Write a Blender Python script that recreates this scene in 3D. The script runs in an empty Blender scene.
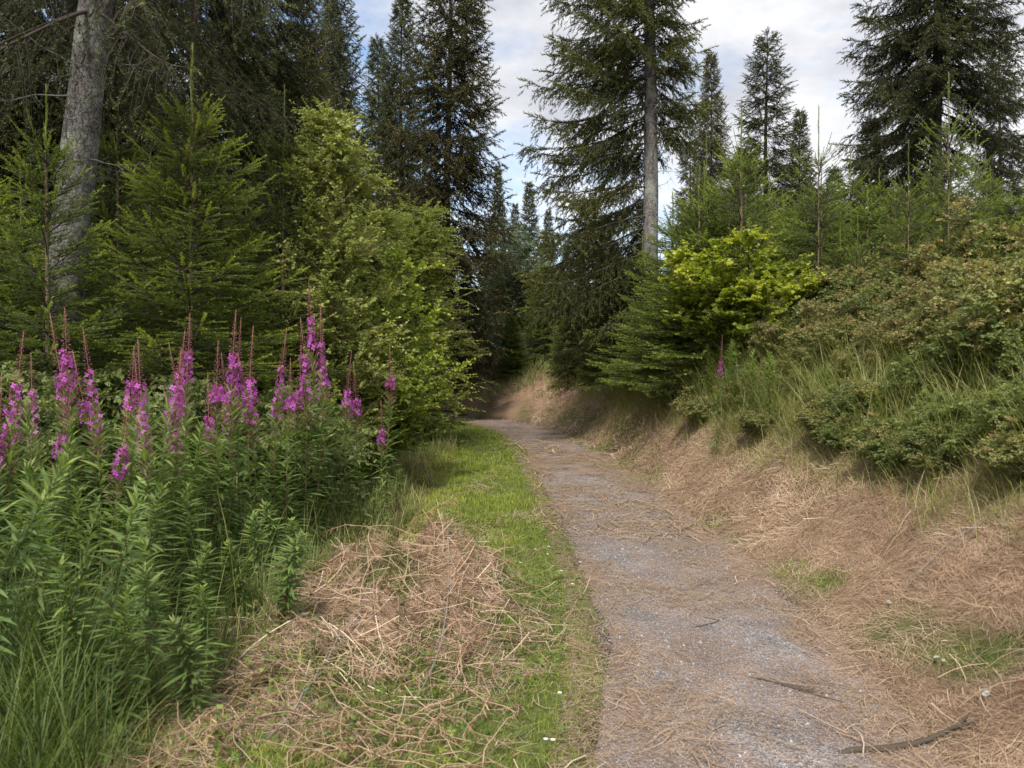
import bpy, math, random
import numpy as np
from mathutils import Vector

R = math.radians
EYE = 1.6
FPX = 800.0
HOR = 360.0
scene = bpy.context.scene
COL = scene.collection

# ------------------------------------------------------------------ camera
cam_d = bpy.data.cameras.new('camera')
cam = bpy.data.objects.new('camera', cam_d)
COL.objects.link(cam)
cam.location = (0, 0, EYE)
cam.rotation_euler = (R(90), 0, 0)
cam_d.sensor_width = 36
cam_d.lens = FPX / 1024 * 36
cam_d.shift_y = -24 / 1024
cam_d.clip_start = 0.05
cam_d.clip_end = 2000
cam_d.dof.use_dof = True
cam_d.dof.focus_distance = 11.0
cam_d.dof.aperture_fstop = 4.5
scene.camera = cam

# ------------------------------------------------------------------ world
world = bpy.data.worlds.new('World')
scene.world = world
world.use_nodes = True
nt = world.node_tree
nt.nodes.clear()
SUN_EL, SUN_AZ = 57, 192          # azimuth clockwise from +Y (view direction)
sky = nt.nodes.new('ShaderNodeTexSky')
sky.sky_type = 'NISHITA'
sky.sun_disc = False
sky.sun_elevation = R(SUN_EL)
sky.sun_rotation = R(SUN_AZ)
sky.air_density = 1.0
sky.dust_density = 1.0
tc = nt.nodes.new('ShaderNodeTexCoord')
mp = nt.nodes.new('ShaderNodeMapping')
mp.inputs['Scale'].default_value = (1.0, 1.0, 2.2)
mp.inputs['Location'].default_value = (0.35, 0.1, 0.2)
n1 = nt.nodes.new('ShaderNodeTexNoise')
n1.inputs['Scale'].default_value = 2.6
n1.inputs['Detail'].default_value = 7
n1.inputs['Roughness'].default_value = 0.58
cr = nt.nodes.new('ShaderNodeValToRGB')
cr.color_ramp.elements[0].position = 0.36
cr.color_ramp.elements[0].color = (0, 0, 0, 1)
cr.color_ramp.elements[1].position = 0.52
cr.color_ramp.elements[1].color = (1, 1, 1, 1)
n2 = nt.nodes.new('ShaderNodeTexNoise')
n2.inputs['Scale'].default_value = 4.3
n2.inputs['Detail'].default_value = 6
n2.inputs['Roughness'].default_value = 0.6
cr2 = nt.nodes.new('ShaderNodeValToRGB')
cr2.color_ramp.elements[0].position = 0.35
cr2.color_ramp.elements[0].color = (3.0, 3.1, 3.4, 1)
cr2.color_ramp.elements[1].position = 0.65
cr2.color_ramp.elements[1].color = (5.0, 5.0, 5.1, 1)
mix = nt.nodes.new('ShaderNodeMix')
mix.data_type = 'RGBA'
bg = nt.nodes.new('ShaderNodeBackground')
bg.inputs['Strength'].default_value = 0.135
wo = nt.nodes.new('ShaderNodeOutputWorld')
L = nt.links.new
L(tc.outputs['Generated'], mp.inputs['Vector'])
L(mp.outputs['Vector'], n1.inputs['Vector'])
L(mp.outputs['Vector'], n2.inputs['Vector'])
L(n1.outputs['Fac'], cr.inputs['Fac'])
L(n2.outputs['Fac'], cr2.inputs['Fac'])
L(cr.outputs['Color'], mix.inputs['Factor'])
L(sky.outputs['Color'], mix.inputs['A'])
L(cr2.outputs['Color'], mix.inputs['B'])
L(mix.outputs['Result'], bg.inputs['Color'])
L(bg.outputs['Background'], wo.inputs['Surface'])

# ------------------------------------------------------------------ sun (veiled by thin cloud)
sd = bpy.data.lights.new('sun', 'SUN')
sd.energy = 3.0
sd.angle = R(10)
sd.color = (1.0, 0.95, 0.87)
so = bpy.data.objects.new('sun', sd)
COL.objects.link(so)
az = R(SUN_AZ)
dvec = Vector((math.sin(az) * math.cos(R(SUN_EL)), math.cos(az) * math.cos(R(SUN_EL)), math.sin(R(SUN_EL))))
so.rotation_euler = dvec.to_track_quat('Z', 'Y').to_euler()
so.location = dvec * 40

scene.view_settings.view_transform = 'Standard'
scene.view_settings.look = 'None'
scene.view_settings.exposure = 0.76
scene.view_settings.gamma = 1
scene.view_settings.use_curve_mapping = False
scene.cycles.max_bounces = 6
scene.cycles.diffuse_bounces = 4
scene.cycles.glossy_bounces = 2
scene.cycles.transmission_bounces = 4
scene.cycles.transparent_max_bounces = 4
scene.cycles.caustics_reflective = False
scene.cycles.caustics_refractive = False
scene.cycles.use_denoising = True

# ================================================================== helpers
def rs(seed):
    return np.random.default_rng(seed)

def tag(o, label=None, cat=None, group=None, kind=None):
    if label: o['label'] = label
    if cat: o['category'] = cat
    if group: o['group'] = group
    if kind: o['kind'] = kind
    return o

def root(name, loc=(0, 0, 0), rz=0, s=1):
    o = bpy.data.objects.new(name, None)
    o.empty_display_size = 0.1
    COL.objects.link(o)
    o.location = loc
    o.rotation_euler = (0, 0, rz)
    o.scale = (s, s, s) if not isinstance(s, tuple) else s
    return o

USED = set()
def place(proto, loc, rz=0, s=1, label=None, cat=None, group=None, tilt=(0, 0)):
    """first call moves the prototype itself, later calls copy it and each of its parts"""
    if proto.name not in USED:
        o = proto
        USED.add(proto.name)
    else:
        o = proto.copy()
        COL.objects.link(o)
        for k in ('label', 'category', 'group'):
            if k in o: del o[k]
        for ch in list(proto.children):
            c = ch.copy()
            COL.objects.link(c)
            c.parent = o
            for g in list(ch.children):
                d = g.copy()
                COL.objects.link(d)
                d.parent = c
    o.location = loc
    o.rotation_euler = (tilt[0], tilt[1], rz)
    o.scale = s if isinstance(s, tuple) else (s, s, s)
    tag(o, label, cat, group)
    return o

def norm(a):
    return a / np.maximum(np.linalg.norm(a, axis=-1, keepdims=True), 1e-9)

def frames(d, up):
    """rotation matrices whose columns are length, side, normal"""
    x = norm(d)
    y = norm(np.cross(up, x))
    z = np.cross(x, y)
    return np.stack([x, y, z], axis=-1)

class Geo:
    def __init__(s):
        s.V, s.L, s.C, s.T, s.n = [], [], [], [], 0
    def add(s, V, loops, counts, tint):
        V = np.asarray(V, dtype=np.float32).reshape(-1, 3)
        s.V.append(V)
        s.L.append(np.asarray(loops, dtype=np.int32).ravel() + s.n)
        s.C.append(np.asarray(counts, dtype=np.int32).ravel())
        t = np.asarray(tint, dtype=np.float32)
        s.T.append(np.full(len(V), t, dtype=np.float32) if t.ndim == 0 else t.ravel())
        s.n += len(V)
        return s
    def scatter(s, tm, pos, rot, scale, tint):
        """tm: (V, loops, counts); one copy for each position"""
        TV, TL, TC = tm[:3]
        tt = tm[3] if len(tm) > 3 else None
        N = len(pos)
        if N == 0: return s
        scale = np.asarray(scale, dtype=float)
        if scale.ndim == 0: scale = np.full(N, scale)
        if scale.ndim == 1: scale = np.repeat(scale[:, None], 3, 1)
        W = np.einsum('nij,nkj->nki', rot, TV[None] * scale[:, None, :]) + np.asarray(pos)[:, None, :]
        k = len(TV)
        loops = (TL[None] + (np.arange(N) * k)[:, None]).ravel()
        tint = np.asarray(tint, dtype=float)
        if tint.ndim == 0: tint = np.full(N, tint)
        T = np.repeat(tint, k)
        if tt is not None:
            T = T + np.tile(tt, N)
        return s.add(W.reshape(-1, 3), loops, np.tile(TC, N), T)
    def tubes(s, P, rad, sides=5, tint=0.5):
        """P (N,K,3) centre lines, rad (N,K)"""
        P = np.asarray(P, dtype=float)
        if P.ndim == 2: P = P[None]
        rad = np.asarray(rad, dtype=float)
        if rad.ndim == 1: rad = np.repeat(rad[None], len(P), 0)
        N, K, _ = P.shape
        if N == 0: return s
        tan = norm(np.gradient(P, axis=1))
        ref = np.where(np.abs(tan[:, :1, 2:3]) > 0.9, np.array([1.0, 0, 0]), np.array([0, 0, 1.0]))
        ref = np.repeat(ref, K, 1)
        a = norm(np.cross(ref, tan))
        b = np.cross(tan, a)
        th = np.arange(sides) * 2 * np.pi / sides
        ring = (P[:, :, None] + rad[:, :, None, None] * (np.cos(th)[None, None, :, None] * a[:, :, None] + np.sin(th)[None, None, :, None] * b[:, :, None]))
        i = np.arange(K - 1)[:, None] * sides
        j = np.arange(sides)[None]
        jn = (j + 1) % sides
        q = np.stack([i + j, i + jn, i + sides + jn, i + sides + j], -1).reshape(-1, 4)
        cap = (K - 1) * sides + np.arange(sides)
        lt = np.concatenate([q.ravel(), cap])
        ct = np.concatenate([np.full(len(q), 4), [sides]])
        loops = (lt[None] + (np.arange(N) * K * sides)[:, None]).ravel()
        t = np.asarray(tint, dtype=float)
        if t.ndim == 1: t = np.repeat(t, K * sides)
        return s.add(ring.reshape(-1, 3), loops, np.tile(ct, N), t)
    def mesh(s, name, mat, smooth=False):
        me = bpy.data.meshes.new(name)
        V = np.concatenate(s.V)
        Lo = np.concatenate(s.L)
        C = np.concatenate(s.C)
        me.vertices.add(len(V))
        me.vertices.foreach_set('co', V.ravel())
        me.loops.add(len(Lo))
        me.loops.foreach_set('vertex_index', Lo)
        me.polygons.add(len(C))
        st = np.concatenate([[0], np.cumsum(C)[:-1]]).astype(np.int32)
        me.polygons.foreach_set('loop_start', st)
        if smooth:
            me.polygons.foreach_set('use_smooth', np.ones(len(C), dtype=bool))
        at = me.attributes.new('tint', 'FLOAT', 'POINT')
        at.data.foreach_set('value', np.concatenate(s.T))
        me.update(calc_edges=True)
        me.materials.append(mat)
        return me
    def build(s, name, mat, parent=None, smooth=False):
        o = bpy.data.objects.new(name, s.mesh(name, mat, smooth))
        COL.objects.link(o)
        if parent: o.parent = parent
        return o

# value noise
_rg = rs(99)
_TAB = _rg.random((256, 256))
def vnoise(x, y, sc=1.0):
    x = np.asarray(x, dtype=float) * sc + 61.3
    y = np.asarray(y, dtype=float) * sc + 87.7
    xi, yi = np.floor(x).astype(int), np.floor(y).astype(int)
    fx, fy = x - xi, y - yi
    fx, fy = fx * fx * (3 - 2 * fx), fy * fy * (3 - 2 * fy)
    g = lambda a, b: _TAB[a % 256, b % 256]
    return (g(xi, yi) * (1 - fx) + g(xi + 1, yi) * fx) * (1 - fy) + (g(xi, yi + 1) * (1 - fx) + g(xi + 1, yi + 1) * fx) * fy
def fbm(x, y, sc=1.0, oc=4):
    v, a, t = 0, 1, 0
    for k in range(oc):
        v = v + a * vnoise(x, y, sc * 2 ** k); t += a; a *= .5
    return v / t

# ------------------------------------------------------------------ materials
def mat_new(name):
    m = bpy.data.materials.new(name)
    m.use_nodes = True
    n = m.node_tree
    n.nodes.clear()
    out = n.nodes.new('ShaderNodeOutputMaterial')
    return m, n, out

def tint_color(n, stops, objvar=0.15):
    at = n.nodes.new('ShaderNodeAttribute')
    at.attribute_name = 'tint'
    ramp = n.nodes.new('ShaderNodeValToRGB')
    el = ramp.color_ramp.elements
    while len(el) < len(stops): el.new(0.5)
    for e, (p, c) in zip(el, stops):
        e.position = p
        e.color = (*c, 1)
    n.links.new(at.outputs['Fac'], ramp.inputs['Fac'])
    oi = n.nodes.new('ShaderNodeObjectInfo')
    mr = n.nodes.new('ShaderNodeMapRange')
    mr.inputs['To Min'].default_value = 1 - objvar
    mr.inputs['To Max'].default_value = 1 + objvar
    n.links.new(oi.outputs['Random'], mr.inputs['Value'])
    hs = n.nodes.new('ShaderNodeHueSaturation')
    n.links.new(mr.outputs['Result'], hs.inputs['Value'])
    n.links.new(ramp.outputs['Color'], hs.inputs['Color'])
    return hs.outputs['Color']

def leaf_mat(name, stops, trans=0.3, rough=0.55, objvar=0.15, spec=0.35):
    m, n, out = mat_new(name)
    col = tint_color(n, stops, objvar)
    p = n.nodes.new('ShaderNodeBsdfPrincipled')
    p.inputs['Roughness'].default_value = rough
    p.inputs['Specular IOR Level'].default_value = spec
    n.links.new(col, p.inputs['Base Color'])
    if trans > 0:
        t = n.nodes.new('ShaderNodeBsdfTranslucent')
        mixc = n.nodes.new('ShaderNodeMix'); mixc.data_type = 'RGBA'; mixc.blend_type = 'MULTIPLY'
        mixc.inputs['Factor'].default_value = 1
        mixc.inputs['B'].default_value = (1.5, 1.7, 0.7, 1)
        n.links.new(col, mixc.inputs['A'])
        n.links.new(mixc.outputs['Result'], t.inputs['Color'])
        ms = n.nodes.new('ShaderNodeMixShader')
        ms.inputs['Fac'].default_value = trans
        n.links.new(p.outputs[0], ms.inputs[1])
        n.links.new(t.outputs[0], ms.inputs[2])
        n.links.new(ms.outputs[0], out.inputs['Surface'])
    else:
        n.links.new(p.outputs[0], out.inputs['Surface'])
    return m

def bark_mat(name, c1, c2, scale=12, bump=0.6, lichen=None):
    m, n, out = mat_new(name)
    tc = n.nodes.new('ShaderNodeTexCoord')
    mp = n.nodes.new('ShaderNodeMapping')
    mp.inputs['Scale'].default_value = (1, 1, 0.75)
    n.links.new(tc.outputs['Object'], mp.inputs['Vector'])
    v = n.nodes.new('ShaderNodeTexVoronoi')
    v.feature = 'DISTANCE_TO_EDGE'
    v.inputs['Scale'].default_value = scale * 2.2
    nz = n.nodes.new('ShaderNodeTexNoise')
    nz.inputs['Scale'].default_value = scale
    nz.inputs['Detail'].default_value = 8
    nz.inputs['Roughness'].default_value = 0.65
    dist = n.nodes.new('ShaderNodeMix'); dist.data_type = 'RGBA'
    dist.inputs['Factor'].default_value = 0.12
    n.links.new(mp.outputs['Vector'], nz.inputs['Vector'])
    n.links.new(mp.outputs['Vector'], dist.inputs['A'])
    n.links.new(nz.outputs['Color'], dist.inputs['B'])
    n.links.new(dist.outputs['Result'], v.inputs['Vector'])
    r1 = n.nodes.new('ShaderNodeValToRGB')
    r1.color_ramp.elements[0].position = 0.3
    r1.color_ramp.elements[0].color = (*c1, 1)
    r1.color_ramp.elements[1].position = 0.7
    r1.color_ramp.elements[1].color = (*c2, 1)
    n.links.new(nz.outputs['Fac'], r1.inputs['Fac'])
    vr = n.nodes.new('ShaderNodeMapRange')
    vr.inputs['From Max'].default_value = 0.08
    vr.inputs['To Min'].default_value = 0.55
    n.links.new(v.outputs['Distance'], vr.inputs['Value'])
    mx = n.nodes.new('ShaderNodeMix'); mx.data_type = 'RGBA'; mx.blend_type = 'MULTIPLY'
    mx.inputs['Factor'].default_value = 1
    n.links.new(r1.outputs['Color'], mx.inputs['A'])
    n.links.new(vr.outputs['Result'], mx.inputs['B'])
    p = n.nodes.new('ShaderNodeBsdfPrincipled')
    p.inputs['Roughness'].default_value = 0.9
    p.inputs['Specular IOR Level'].default_value = 0.2
    src = mx.outputs['Result']
    if lichen:
        nl = n.nodes.new('ShaderNodeTexNoise')
        nl.inputs['Scale'].default_value = 3.5
        nl.inputs['Detail'].default_value = 6
        n.links.new(tc.outputs['Object'], nl.inputs['Vector'])
        lr = n.nodes.new('ShaderNodeMapRange')
        lr.inputs['From Min'].default_value = 0.5
        lr.inputs['From Max'].default_value = 0.68
        n.links.new(nl.outputs['Fac'], lr.inputs['Value'])
        ml = n.nodes.new('ShaderNodeMix'); ml.data_type = 'RGBA'
        ml.inputs['B'].default_value = (*lichen, 1)
        n.links.new(lr.outputs['Result'], ml.inputs['Factor'])
        n.links.new(src, ml.inputs['A'])
        src = ml.outputs['Result']
    n.links.new(src, p.inputs['Base Color'])
    b = n.nodes.new('ShaderNodeBump')
    b.inputs['Strength'].default_value = bump
    b.inputs['Distance'].default_value = 0.02
    add = n.nodes.new('ShaderNodeMath')
    add.operation = 'ADD'
    n.links.new(vr.outputs['Result'], add.inputs[0])
    n.links.new(nz.outputs['Fac'], add.inputs[1])
    n.links.new(add.outputs[0], b.inputs['Height'])
    n.links.new(b.outputs[0], p.inputs['Normal'])
    n.links.new(p.outputs[0], out.inputs['Surface'])
    return m

M = {}
M['spruce_old'] = leaf_mat('spruce_needles_old', [(0, (.040, .046, .018)), (.5, (.080, .088, .030)), (1, (.15, .155, .048))], .12, .6)
M['spruce_warm'] = leaf_mat('spruce_needles_warm', [(0, (.050, .048, .020)), (.5, (.105, .098, .034)), (1, (.18, .165, .05))], .12, .6)
M['spruce_olive'] = leaf_mat('spruce_needles_olive', [(0, (.050, .060, .018)), (.5, (.110, .120, .028)), (1, (.21, .21, .05))], .15, .6)  # olive needles, a lighter and yellower green than the old ones
M['spruce_young'] = leaf_mat('spruce_needles_young', [(0, (.055, .088, .018)), (.5, (.13, .18, .030)), (1, (.30, .34, .055))], .2, .55)
M['spruce_fresh'] = leaf_mat('spruce_needles_fresh', [(0, (.055, .090, .016)), (.5, (.155, .205, .026)), (1, (.38, .41, .05))], .25, .55)
M['leader'] = leaf_mat('leader_shoot', [(0, (.11, .13, .04)), (1, (.20, .24, .09))], .0, .6)
M['bark_grey'] = bark_mat('bark_grey', (.12, .105, .095), (.36, .335, .31), 13, 1.0, (.40, .41, .35))
M['bark_brown'] = bark_mat('bark_brown', (.07, .055, .045), (.17, .14, .12), 10, .7)
M['bark_young'] = bark_mat('bark_young', (.16, .11, .07), (.33, .25, .16), 30, .4)
M['twig'] = leaf_mat('twig_wood', [(0, (.045, .036, .026)), (1, (.12, .095, .07))], 0, .9, .1)
M['dead_twig'] = leaf_mat('dead_twig_wood', [(0, (.13, .12, .11)), (1, (.33, .31, .29))], 0, .9, .1)
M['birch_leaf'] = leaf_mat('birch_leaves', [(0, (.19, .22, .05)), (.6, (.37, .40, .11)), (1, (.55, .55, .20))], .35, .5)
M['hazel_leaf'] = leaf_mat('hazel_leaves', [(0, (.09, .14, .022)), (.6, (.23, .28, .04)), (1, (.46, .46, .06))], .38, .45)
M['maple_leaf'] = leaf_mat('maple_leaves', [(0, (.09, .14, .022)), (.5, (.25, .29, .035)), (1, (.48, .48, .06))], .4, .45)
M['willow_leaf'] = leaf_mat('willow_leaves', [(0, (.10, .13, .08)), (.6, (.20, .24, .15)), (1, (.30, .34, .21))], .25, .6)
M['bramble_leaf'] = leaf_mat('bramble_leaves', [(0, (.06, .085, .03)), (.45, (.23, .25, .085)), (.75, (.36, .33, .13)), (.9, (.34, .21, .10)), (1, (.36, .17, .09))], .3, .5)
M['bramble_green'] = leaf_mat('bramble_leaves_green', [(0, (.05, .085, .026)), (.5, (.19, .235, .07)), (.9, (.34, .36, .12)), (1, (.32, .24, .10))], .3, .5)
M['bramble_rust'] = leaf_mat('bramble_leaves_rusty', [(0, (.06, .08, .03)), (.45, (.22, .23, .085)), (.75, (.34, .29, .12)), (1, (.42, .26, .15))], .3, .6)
M['fire_leaf'] = leaf_mat('fireweed_leaves', [(0, (.062, .112, .036)), (.55, (.155, .22, .065)), (.92, (.30, .36, .09)), (1, (.40, .30, .10))], .3, .5)
M['fire_stem'] = leaf_mat('fireweed_stem', [(0, (.12, .13, .05)), (1, (.30, .14, .10))], 0, .6)
M['petal'] = leaf_mat('fireweed_petals', [(0, (.32, .04, .32)), (1, (.66, .15, .66))], .35, .6, .12)
M['bud'] = leaf_mat('fireweed_buds', [(0, (.17, .05, .07)), (1, (.34, .10, .15))], .1, .6)
M['grass'] = leaf_mat('grass_blades', [(0, (.10, .15, .022)), (.5, (.235, .285, .04)), (.85, (.38, .38, .09)), (1, (.54, .46, .24))], .3, .55)
M['tallgrass'] = leaf_mat('tall_grass_blades', [(0, (.06, .10, .025)), (.5, (.16, .20, .05)), (.8, (.34, .32, .13)), (1, (.52, .43, .26))], .3, .6)
M['straw'] = leaf_mat('dry_straw', [(0, (.15, .095, .055)), (.35, (.39, .27, .175)), (.75, (.60, .445, .31)), (1, (.74, .60, .45))], .1, .7)
M['brownleaf'] = leaf_mat('withered_leaves', [(0, (.15, .08, .04)), (.6, (.34, .21, .12)), (1, (.50, .38, .25))], .15, .8)
M['clover'] = leaf_mat('clover_leaves', [(0, (.06, .12, .02)), (.6, (.14, .23, .035)), (1, (.26, .34, .05))], .3, .5)
M['stone'] = leaf_mat('gravel_stones', [(0, (.14, .13, .135)), (.6, (.30, .285, .295)), (1, (.52, .50, .50))], 0, .85)
M['white'] = leaf_mat('white_petals', [(0, (.6, .6, .56)), (1, (.85, .85, .82))], .2, .7)
M['pale_leaf'] = leaf_mat('pale_dead_leaves', [(0, (.3, .31, .28)), (1, (.50, .52, .48))], .1, .8)

# ------------------------------------------------------------------ templates
def T(V, faces, tint=None):
    V = np.array(V, dtype=float)
    lo = np.array([i for f in faces for i in f])
    ct = np.array([len(f) for f in faces])
    return (V, lo, ct) if tint is None else (V, lo, ct, np.array(tint, dtype=float))

def leaf_template(w=.2, widest=.4, droop=.15, fold=.3, k=4, tipsharp=1.0):
    V, F = [(0, 0, 0)], []
    xs = np.linspace(0, 1, k + 1)[1:-1]
    for x in xs:
        if x < widest: ww = math.sin(x / widest * math.pi / 2)
        else: ww = math.cos((x - widest) / (1 - widest) * math.pi / 2) ** tipsharp
        ww *= w
        z = -droop * x * x
        V += [(x, ww, z + ww * fold), (x, 0, z), (x, -ww, z + ww * fold)]
    V.append((1, 0, -droop))
    n = len(xs)
    F += [(0, 2, 1), (0, 3, 2)]
    for i in range(n - 1):
        a, b = 1 + 3 * i, 4 + 3 * i
        F += [(a, a + 1, b + 1, b), (a + 1, a + 2, b + 2, b + 1)]
    a, e = 1 + 3 * (n - 1), len(V) - 1
    F += [(a, a + 1, e), (a + 1, a + 2, e)]
    return T(V, F)

LEAF_LANCE = leaf_template(.078, .35, .22, .3, 5)
LEAF_OVATE = leaf_template(.34, .38, .12, .2, 4)
LEAF_ROUND = leaf_template(.42, .45, .08, .15, 4, .7)
LEAF_SMALL = T([(0, 0, 0), (.4, .34, .05), (1, 0, -.08), (.4, -.34, .05)], [(0, 3, 2), (0, 2, 1)])
LEAF_WILLOW = T([(0, 0, 0), (.45, .15, .03), (1, 0, -.15), (.45, -.15, .03)], [(0, 3, 2), (0, 2, 1)])

def compound(base, parts, jt=True):
    """parts: (pos, yaw, scale)"""
    V, Lo, C, n = [], [], [], 0
    for (p, yaw, s) in parts:
        c, sn = math.cos(yaw), math.sin(yaw)
        B = base[0] * s
        W = np.stack([B[:, 0] * c - B[:, 1] * sn, B[:, 0] * sn + B[:, 1] * c, B[:, 2]], 1) + np.array(p)
        V.append(W); Lo.append(base[1] + n); C.append(base[2]); n += len(W)
    return (np.concatenate(V), np.concatenate(Lo), np.concatenate(C))

BRAMBLE = compound(LEAF_OVATE, [((.35, 0, 0), 0, .65), ((.32, .03, 0), 1.15, .5), ((.32, -.03, 0), -1.15, .5)])
RASP = compound(LEAF_OVATE, [((.5, 0, 0), 0, .5), ((.45, .02, 0), 1.1, .38), ((.45, -.02, 0), -1.1, .38), ((.22, .02, 0), 1.2, .36), ((.22, -.02, 0), -1.2, .36)])
MAPLE = T([(0, 0, 0), (.1, .3, -.02), (.0, .55, -.08), (.32, .42, 0), (.45, .62, -.1), (.58, .3, 0), (1, 0, -.15), (.58, -.3, 0), (.45, -.62, -.1), (.32, -.42, 0), (.0, -.55, -.08), (.1, -.3, -.02), (.35, 0, .04)],
          [(12, 0, 1), (12, 1, 2, 3), (12, 3, 4, 5), (12, 5, 6), (12, 6, 7), (12, 7, 8, 9), (12, 9, 10, 11), (12, 11, 0)])
CLOVER = compound(LEAF_SMALL, [((0, 0, 0), 0, 1), ((0, 0, 0), 2.1, 1), ((0, 0, 0), -2.1, 1)])

def shoot_template(nn, nl, nw, seed, flat=.75, axis_w=.02):
    r = rs(seed)
    t = np.linspace(.02, 1, nn)
    th = r.uniform(0, 2 * np.pi, nn)
    y, z = np.cos(th), np.sin(th) * flat + .15
    fw = r.uniform(.55, .95, nn)
    d = norm(np.stack([fw, y, z], 1))
    ln = nl * r.uniform(.8, 1.15, nn) * (1 - .25 * t)
    P = np.stack([t * .95, 0 * t, 0 * t], 1)
    tip = P + d * ln[:, None]
    s = norm(np.cross(d, norm(r.normal(size=(nn, 3)))))
    a = P - s * nw / 2
    b = P + s * nw / 2
    V = np.stack([a, b, tip], 1).reshape(-1, 3)
    lo = list(range(3 * nn)); ct = [3] * nn
    base = len(V)
    ax = np.array([(0, axis_w, 0), (0, -axis_w, 0), (1, 0, 0), (0, 0, axis_w), (0, 0, -axis_w), (1, 0, 0)])
    V = np.concatenate([V, ax])
    lo += [base, base + 1, base + 2, base + 3, base + 4, base + 5]; ct += [3, 3]
    tt = np.concatenate([np.repeat(r.uniform(-.1, .1, nn), 3), np.full(6, -.3)])
    return (V, np.array(lo), np.array(ct), tt)

SHOOT_NEAR = shoot_template(54, .17, .038, 1)
SHOOT_MID = shoot_template(24, .23, .07, 2)
SHOOT_FAR = shoot_template(18, .34, .10, 3, .8, .03)

# ================================================================== terrain
PATH = np.array([(-.2, -14), (.25, -6), (.6, 0), (1.0, 3.1), (1.1, 3.8), (1.19, 5.3), (1.16, 7), (1.10, 9.1), (.98, 12), (.84, 14.2), (.52, 17.0), (-.10, 19.4), (-1.2, 21.3), (-3, 22.8), (-6, 24.2), (-12, 25.6), (-25, 28)])
def catmull(P, k=6):
    out = []
    Q = np.vstack([2 * P[0] - P[1], P, 2 * P[-1] - P[-2]])
    for i in range(1, len(Q) - 2):
        for t in np.arange(k) / k:
            a, b, c, d = Q[i - 1], Q[i], Q[i + 1], Q[i + 2]
            out.append(.5 * ((2 * b) + (-a + c) * t + (2 * a - 5 * b + 4 * c - d) * t * t + (-a + 3 * b - 3 * c + d) * t ** 3))
    out.append(P[-1])
    return np.array(out)
PC = catmull(PATH)
HW = .69
def sdist(x, y):
    """signed distance from the path centre, right of the walking direction positive"""
    x = np.asarray(x, dtype=float).ravel(); y = np.asarray(y, dtype=float).ravel()
    best = np.full(x.shape, 1e9); sg = np.zeros(x.shape)
    for i in range(len(PC) - 1):
        a, b = PC[i], PC[i + 1]
        d = b - a; l2 = d @ d
        t = np.clip(((x - a[0]) * d[0] + (y - a[1]) * d[1]) / l2, 0, 1)
        dx, dy = x - a[0] - t * d[0], y - a[1] - t * d[1]
        q = dx * dx + dy * dy
        m = q < best
        best = np.where(m, q, best)
        sg = np.where(m, d[1] * dx - d[0] * dy, sg)
    return np.sqrt(best) * np.where(sg >= 0, 1, -1)

def bfac(y):
    """the bank gets steeper and narrower towards the bend"""
    return np.interp(y, [6, 9, 14, 17, 21], [1, 1.25, 1.9, 1.7, 1.0])
def height(x, y, s=None):
    x = np.asarray(x, dtype=float); y = np.asarray(y, dtype=float)
    shp = x.shape
    if s is None: s = sdist(x, y).reshape(shp)
    sr = s - HW
    hr = np.interp(sr * bfac(y), [0, .12, .5, 1.3, 2.2, 4, 7, 12, 40], [0, .03, .25, .85, 1.38, 2.0, 2.5, 2.8, 3.6])
    sl = -s - HW
    hl = np.interp(sl, [0, .15, 1.2, 2.5, 6, 15, 40], [0, .02, .0, .05, .15, .5, 1.2])
    h = np.where(sr > 0, hr, np.where(sl > 0, hl, 0))
    off = np.clip((np.abs(s) - HW) / .6, 0, 1)
    h = h + off * ((fbm(x, y, 1.1, 4) - .5) * .28 + (fbm(x, y, 6, 2) - .5) * .07)
    h = h + (1 - off) * ((vnoise(x, y, 1.5) - .5) * .03)
    # worn shoulder of the path
    h = h + .02 * np.exp(-((np.abs(s) - HW - .05) / .12) ** 2)
    # heap of mown stalks on the left verge
    pile = .40 * np.exp(-(((x + .65) / .62) ** 2 + ((y - 5.1) / .75) ** 2) ** 1.2) * (.2 + 1.6 * fbm(x, y, 4.5, 4))
    pile += .16 * np.exp(-(((x + 1.3) / .5) ** 2 + ((y - 4.2) / .6) ** 2))
    pile += .18 * np.exp(-(((x + .95) / .25) ** 2 + ((y - 15.2) / .45) ** 2))
    return h + pile * (.8 + .5 * fbm(x, y, 5, 2))

def Z(x, y):
    return float(height(np.array([x]), np.array([y]))[0])

def axis(fine0, fine1, step, lo, hi, grow=1.16):
    mid = list(np.arange(fine0, fine1, step))
    up = []; st = step; v = mid[-1]
    while v < hi:
        st = min(st * grow, 40); v += st; up.append(v)
    dn = []; st = step; v = mid[0]
    while v > lo:
        st = min(st * grow, 40); v -= st; dn.append(v)
    return np.array(dn[::-1] + mid + up)

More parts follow.
